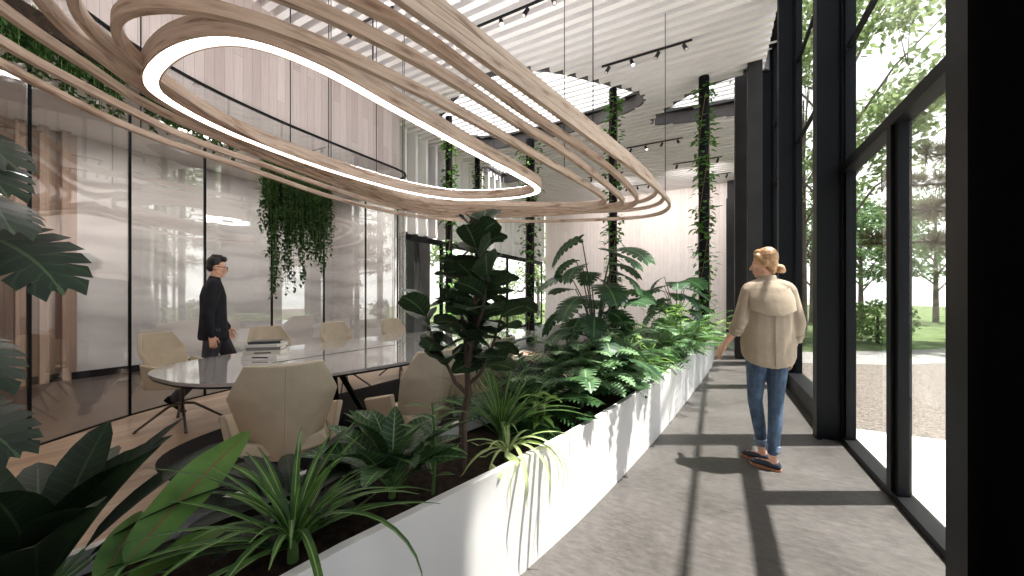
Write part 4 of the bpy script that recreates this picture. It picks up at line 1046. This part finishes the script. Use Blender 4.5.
# hair
b = MB(); b.ellipsoid(P(0,-.03,.044), (.084,.095,.088), q); b.ellipsoid(P(0,-.055,-.02), (.074,.062,.08), q)
b.capsule(P(0,.045,.09), .032, P(0,-.06,.085), .04)
for sg in (-1,1): b.capsule(P(sg*.055,.045,.06), .025, P(sg*.068,-.02,.0), .028); b.capsule(P(sg*.07,.0,.01), .018, P(sg*.045,-.075,-.06), .024)
b.ellipsoid(P(.0,-.128,-.058), (.04,.037,.036), q); b.ellipsoid(P(.006,-.148,-.075), (.026,.022,.022), q); b.capsule(P(0,-.09,-.05), .028, P(0,-.12,-.057), .026)
fuse('hair', b, M['blonde'], W_, .007, 2)
b = MB(); b.sweep([tuple((V((.031*math.cos(a), .031*math.sin(a))))) for a in [2*PI*i/16 for i in range(16)]], [(0,-.006),(.004,0),(0,.006),(-.004,0)], True)
M3 = q @ Matrix.Rotation(rad(78),3,'X'); c0 = P(0,-.103,-.053); b.v = [c0+M3 @ p for p in b.v]; b.build('hair_tie', M['steel'], W_)
# jeans
b = MB()
b.loft([ell((0,-.005,.97), .155,.115), ell((0,-.012,.88), .165,.125), ell((0,-.01,.82), .16,.118), ell((0,0,.78), .13,.09)])
for K_ in (LK, RK):
    p0, p1, p2 = [V(p) for p in K_]; m1 = p0.lerp(p1,.5)
    b.chain([p0-UP*.02, m1, p1, p1.lerp(p2,.45)+V((0,-.012,0)), p2+UP*.045], [.098,.08,.062,.056,.047])
fuse('jeans', b, M['denim'], W_, .008, 3)
b = MB()
for K_ in (LK, RK):
    p2 = V(K_[2]); d = (V(K_[1])-p2).normalized(); ring = [(0,0)]
    b.tube([p2+d*.03, p2+d*.035, p2+d*.075, p2+d*.08], [.052,.056,.058,.053], 18)
b.build('turn_up', M['denim_light'], W_)
# shoes
for K_ in (LK, RK):
    a = V(K_[2]); s = FD.cross(UP); g = a*1.0; g.z = 0
    def rg(k, w, z0, z1, n=16):
        c = g+FD*k; return [c+s*(w*math.cos(2*PI*i/n))+UP*((z0+z1)/2+(z1-z0)/2*math.sin(2*PI*i/n)) for i in range(n)]
    b = MB(); b.loft([rg(-.062,.018,.014,.05), rg(-.05,.032,.012,.068), rg(-.01,.038,.012,.062), rg(.05,.042,.012,.058), rg(.10,.044,.012,.054), rg(.15,.034,.012,.044), rg(.172,.014,.014,.032)])
    sh_ = b.build('shoe', M['navy'], W_)
    b = MB(); b.prism([tuple((g+FD*k+s*w)[:2]) for k, w in ((-.066,.018),(-.045,.034),(.0,.038),(.06,.043),(.11,.045),(.155,.034),(.178,.012),(.178,-.012),(.155,-.034),(.11,-.045),(.06,-.043),(.0,-.038),(-.045,-.034),(-.066,-.018))], .0, .015)
    b.build('sole', M['sole'], sh_)
# overshirt
b = MB()
rows = [(.83,.205,.15,-.015),(.87,.222,.16,-.015),(.95,.226,.155,-.012),(1.08,.214,.148,-.014),(1.20,.206,.142,-.016),(1.30,.200,.132,-.018),(1.375,.165,.105,-.015),(1.425,.095,.08,-.005),(1.45,.07,.066,.005)]
b.loft([ell((0,yc,z), rx, ry, 0, (0,0 if z > .9 else .42)) for z, rx, ry, yc in rows])
b.chain([(-.15,-.01,1.362),(-.165,-.02,1.345),tuple(V(LA[1])+V((.0,0,.02))),tuple(V(LA[1]).lerp(V(LA[2]),.28))], [.06,.066,.062,.056])
b.chain([(.15,-.01,1.362),(.165,-.02,1.345),tuple(V(RA[1])+V((0,0,.02))),tuple(V(RA[1]).lerp(V(RA[2]),.4))], [.06,.066,.06,.055])
for sg in (-1,1): b.capsule((0,-.008,1.405), .072, (sg*.15,-.012,1.36), .07)
fuse('overshirt', b, M['jacket'], W_, .0095, 4)
b = MB()
for A_, k in ((LA,.30),(RA,.42)):
    p1, p2 = V(A_[1]), V(A_[2]); d = (p2-p1).normalized(); c0 = p1.lerp(p2,k)
    b.tube([c0-d*.05, c0-d*.045, c0-d*.02, c0-d*.015, c0+d*.015, c0+d*.02], [.052,.062,.061,.055,.057,.05], 18); b.build('cuff', M['jacket'], W_); b = MB()
b = MB(); b.loft([ell((0,.0,1.425), .078,.07), ell((0,.0,1.43), .086,.078), ell((-.002,.006,1.475), .074,.068), ell((-.002,.008,1.478), .064,.058)]); b.build('collar', M['jacket'], W_)
# back yoke flap and seam
b = MB()
def yoke(u, v):
    a = PI*1.5+(u-.5)*2.05; z = 1.185+.17*v-.02*math.cos((u-.5)*6); rx = interp([(1.08,.214),(1.2,.2145),(1.3,.2085),(1.375,.172)], z); ry = interp([(1.08,.148),(1.2,.1515),(1.3,.1415),(1.375,.1145)], z)
    return (rx*math.cos(a), -.017+ry*math.sin(a)-.022*(1-v), z)
shellpanel(b, yoke, 20, 6, .006); b.build('yoke', M['jacket'], W_)
b = MB()
b.tube([(0,-.017-.1645,1.19),(0,-.175,1.05),(0,-.18,.9),(0,-.178,.79)], .004, 6); b.build('back_pleat', M['jacket'], W_)

# ---- man
mx, my = -5.26, 2.20
G_ = thing('person', 'person in a black sweater with glasses walking past the glass partition', 'person', (mx,my,.0045), rad(-21)); G_.scale = (.9,.9,1)
b = MB(); hc = V((0,.035,1.665)); P, q = head(b, None, hc, rad(-4), 1.02, False, rad(-6))
b.capsule((0,-.005,1.46), .06, (0,.015,1.58), .056)
b.chain([(0,0,.98),(0,-.005,1.15),(0,-.01,1.34),(0,-.01,1.42)], [.13,.12,.125,.075])
LK = [(-.09,.0,.94),(-.09,.20,.53),(-.08,.30,.09)]; RK = [(.09,0,.94),(.085,-.06,.52),(.08,-.38,.17)]
for K_ in (LK, RK): b.chain(K_, [.09,.062,.04])
LA = [(-.19,-.01,1.42),(-.235,.0,1.13),(-.23,.16,.92)]; RA = [(.19,-.01,1.42),(.24,-.07,1.12),(.235,-.03,.86)]
for A_ in (LA, RA): b.chain(A_, [.045,.042,.029])
b.capsule((-.15,-.01,1.40), .045, (.15,-.01,1.40), .045)
hand(b, LA[2], (.0,.35,-1), (1,0,0), (0,1,.2), 1.02); hand(b, RA[2], (.0,.12,-1), (-1,0,0), (0,1,0), 1.02)
fuse('body', b, M['skin'], G_, .0068, 3)
b = MB(); b.ellipsoid(P(0,-.03,.05), (.085,.095,.084), q); b.ellipsoid(P(0,-.07,-.005), (.072,.05,.06), q); b.capsule(P(-.03,.06,.105), .034, P(.03,.06,.105), .034); b.capsule(P(0,.02,.12), .036, P(0,-.05,.115), .036)
fuse('hair', b, M['black_hair'], G_, .007, 2)
b = MB()
for sg in (-1,1): b.ellipsoid(P(sg*.032,.08,.0), (.012,.007,.006), q, 10)
b.build('eye', M['eye'], G_)
b = MB()
for sg in (-1,1):
    ctr = P(sg*.034,.105,-.002); ring = [ctr+q @ V((.026*math.cos(a), 0, .019*math.sin(a))) for a in [2*PI*i/18 for i in range(19)]]
    b.tube(ring, .003, 6); b.tube([P(sg*.06,.103,.004), P(sg*.08,.06,.006), P(sg*.082,-.012,.004)], .003, 6)
b.tube([P(-.008,.107,.002), P(.008,.107,.002)], .003, 6); b.build('glasses', M['steel'], G_)
b = MB()
b.loft([ell((0,-.0,.80), .195,.165), ell((0,-.005,.84), .20,.168), ell((0,-.008,1.0), .19,.15), ell((0,-.008,1.15), .192,.142), ell((0,-.01,1.32), .205,.142), ell((0,-.01,1.42), .20,.115), ell((0,-.005,1.475), .11,.09), ell((0,0,1.505), .07,.07)])
for A_ in (LA, RA):
    p0, p1, p2 = [V(p) for p in A_]; b.chain([p0-UP*.01, p1, p2+(p1-p2).normalized()*.015], [.082,.064,.045])
for sg in (-1,1): b.capsule((0,-.005,1.475), .078, (sg*.17,-.01,1.43), .078)
b.capsule((0,-.002,1.46), .076, (0,.004,1.515), .07)
fuse('sweater', b, M['knit'], G_, .0095, 4)
b = MB(); b.loft([ell((0,0,1.0), .16,.125), ell((0,0,.9), .17,.135), ell((0,0,.8), .14,.1)])
for K_ in (LK, RK):
    p0, p1, p2 = [V(p) for p in K_]; b.chain([p0-UP*.02, p0.lerp(p1,.5), p1, p2+(p1-p2).normalized()*.0], [.108,.095,.078,.062])
fuse('trousers', b, M['slacks'], G_, .009, 4)
for K_, pitch in ((LK,.18),(RK,-.75)):
    a = V(K_[2]); f = V((0,math.cos(pitch),math.sin(pitch))); u = V((0,-math.sin(pitch),math.cos(pitch))); s = V((1,0,0)); g = a-u*.085
    def rg(k, w, z0, z1, n=16):
        c = g+f*k; return [c+s*(w*math.cos(2*PI*i/n))+u*((z0+z1)/2+(z1-z0)/2*math.sin(2*PI*i/n)) for i in range(n)]
    b = MB(); b.loft([rg(-.075,.02,.004,.06), rg(-.06,.036,.0,.085), rg(-.01,.042,.0,.085), rg(.06,.047,.0,.07), rg(.12,.05,.0,.055), rg(.18,.04,.0,.042), rg(.205,.015,.004,.028)])
    b.build('shoe', M['steel'], G_)

# ------------------------------------------------------------------ light and camera
def area(name, loc, sx_, sy_, power, col=(1,.95,.9)):
    l = bpy.data.lights.new(name, 'AREA'); l.shape = 'RECTANGLE'; l.size = sx_; l.size_y = sy_; l.energy = power; l.color = col
    o = bpy.data.objects.new(name, l); C.objects.link(o); o.location = loc; return o
# added lamps, kept out of sight, that brighten the room behind the glass
for i, y in enumerate((2.8, 5.0, .2)):
    t = thing('added_lamp', 'slim unseen lamp added to brighten the room behind the glass', 'lamp', (-7.15,y,3.88), 0, 'added lamps behind the glass')
    b = MB(); b.box(-.06,.06,-.9,.9,.0,.019); b.build('housing', M['white'], t)
    b = MB(); b.box(-.05,.05,-.88,.88,-.004,-.0005); b.build('diffuser', M['lamp'], t)
    a = area('added_lamp_fill', (-7.15,y,3.86),   .1, 1.7, 32)
sun = bpy.data.lights.new('sun', 'SUN'); sun.energy = 8.8; sun.angle = rad(.8); sun.color = (1,.97,.935)
so = bpy.data.objects.new('sun', sun); C.objects.link(so)
el = rad(69.2); hd = V((.878,.479,0)).normalized(); sd = hd*math.cos(el)+UP*math.sin(el)
so.rotation_euler = sd.to_track_quat('Z','Y').to_euler(); so.location = (12,8,20)

w = bpy.data.worlds.new('sky'); bpy.context.scene.world = w; w.use_nodes = True; nt = w.node_tree
bg = nt.nodes['Background']; tc = nt.nodes.new('ShaderNodeTexCoord')
ns = nt.nodes.new('ShaderNodeTexNoise'); ns.inputs['Scale'].default_value = 3.2; ns.inputs['Detail'].default_value = 6
nt.links.new(tc.outputs['Generated'], ns.inputs['Vector'])
rp = nt.nodes.new('ShaderNodeValToRGB'); rp.color_ramp.elements[0].position = .42; rp.color_ramp.elements[1].position = .62
nt.links.new(ns.outputs[0], rp.inputs[0])
dt = nt.nodes.new('ShaderNodeVectorMath'); dt.operation = 'DOT_PRODUCT'; dt.inputs[1].default_value = (.62,-.62,.25); nt.links.new(tc.outputs['Generated'], dt.inputs[0])
mr = nt.nodes.new('ShaderNodeMapRange'); mr.inputs['From Min'].default_value = .1; mr.inputs['From Max'].default_value = .7; nt.links.new(dt.outputs['Value'], mr.inputs['Value'])
ml = nt.nodes.new('ShaderNodeMath'); ml.operation = 'MULTIPLY'; nt.links.new(rp.outputs[0], ml.inputs[0]); nt.links.new(mr.outputs[0], ml.inputs[1])
mx_ = nt.nodes.new('ShaderNodeMix'); mx_.data_type = 'RGBA'; nt.links.new(ml.outputs[0], mx_.inputs[0]); mx_.inputs[6].default_value = (1,.985,.965,1); mx_.inputs[7].default_value = (.30,.46,.78,1)
nt.links.new(mx_.outputs[2], bg.inputs[0]); bg.inputs[1].default_value = 1.35

cam = bpy.data.cameras.new('camera'); co = bpy.data.objects.new('camera', cam); C.objects.link(co)
cam.sensor_width = 36; cam.lens = 36*372/1024; cam.shift_y = 10/1024; cam.clip_start = .05
co.location = (0,0,1.3); co.rotation_euler = (rad(90),0,math.atan2(203,372)); bpy.context.scene.camera = co
sc = bpy.context.scene
sc.view_settings.view_transform = 'Standard'; sc.view_settings.look = 'None'; sc.view_settings.gamma = 1; sc.view_settings.use_curve_mapping = False
sc.view_settings.exposure = 1.0
sc.cycles.transparent_max_bounces = 24; sc.cycles.max_bounces = 10; sc.cycles.diffuse_bounces = 5
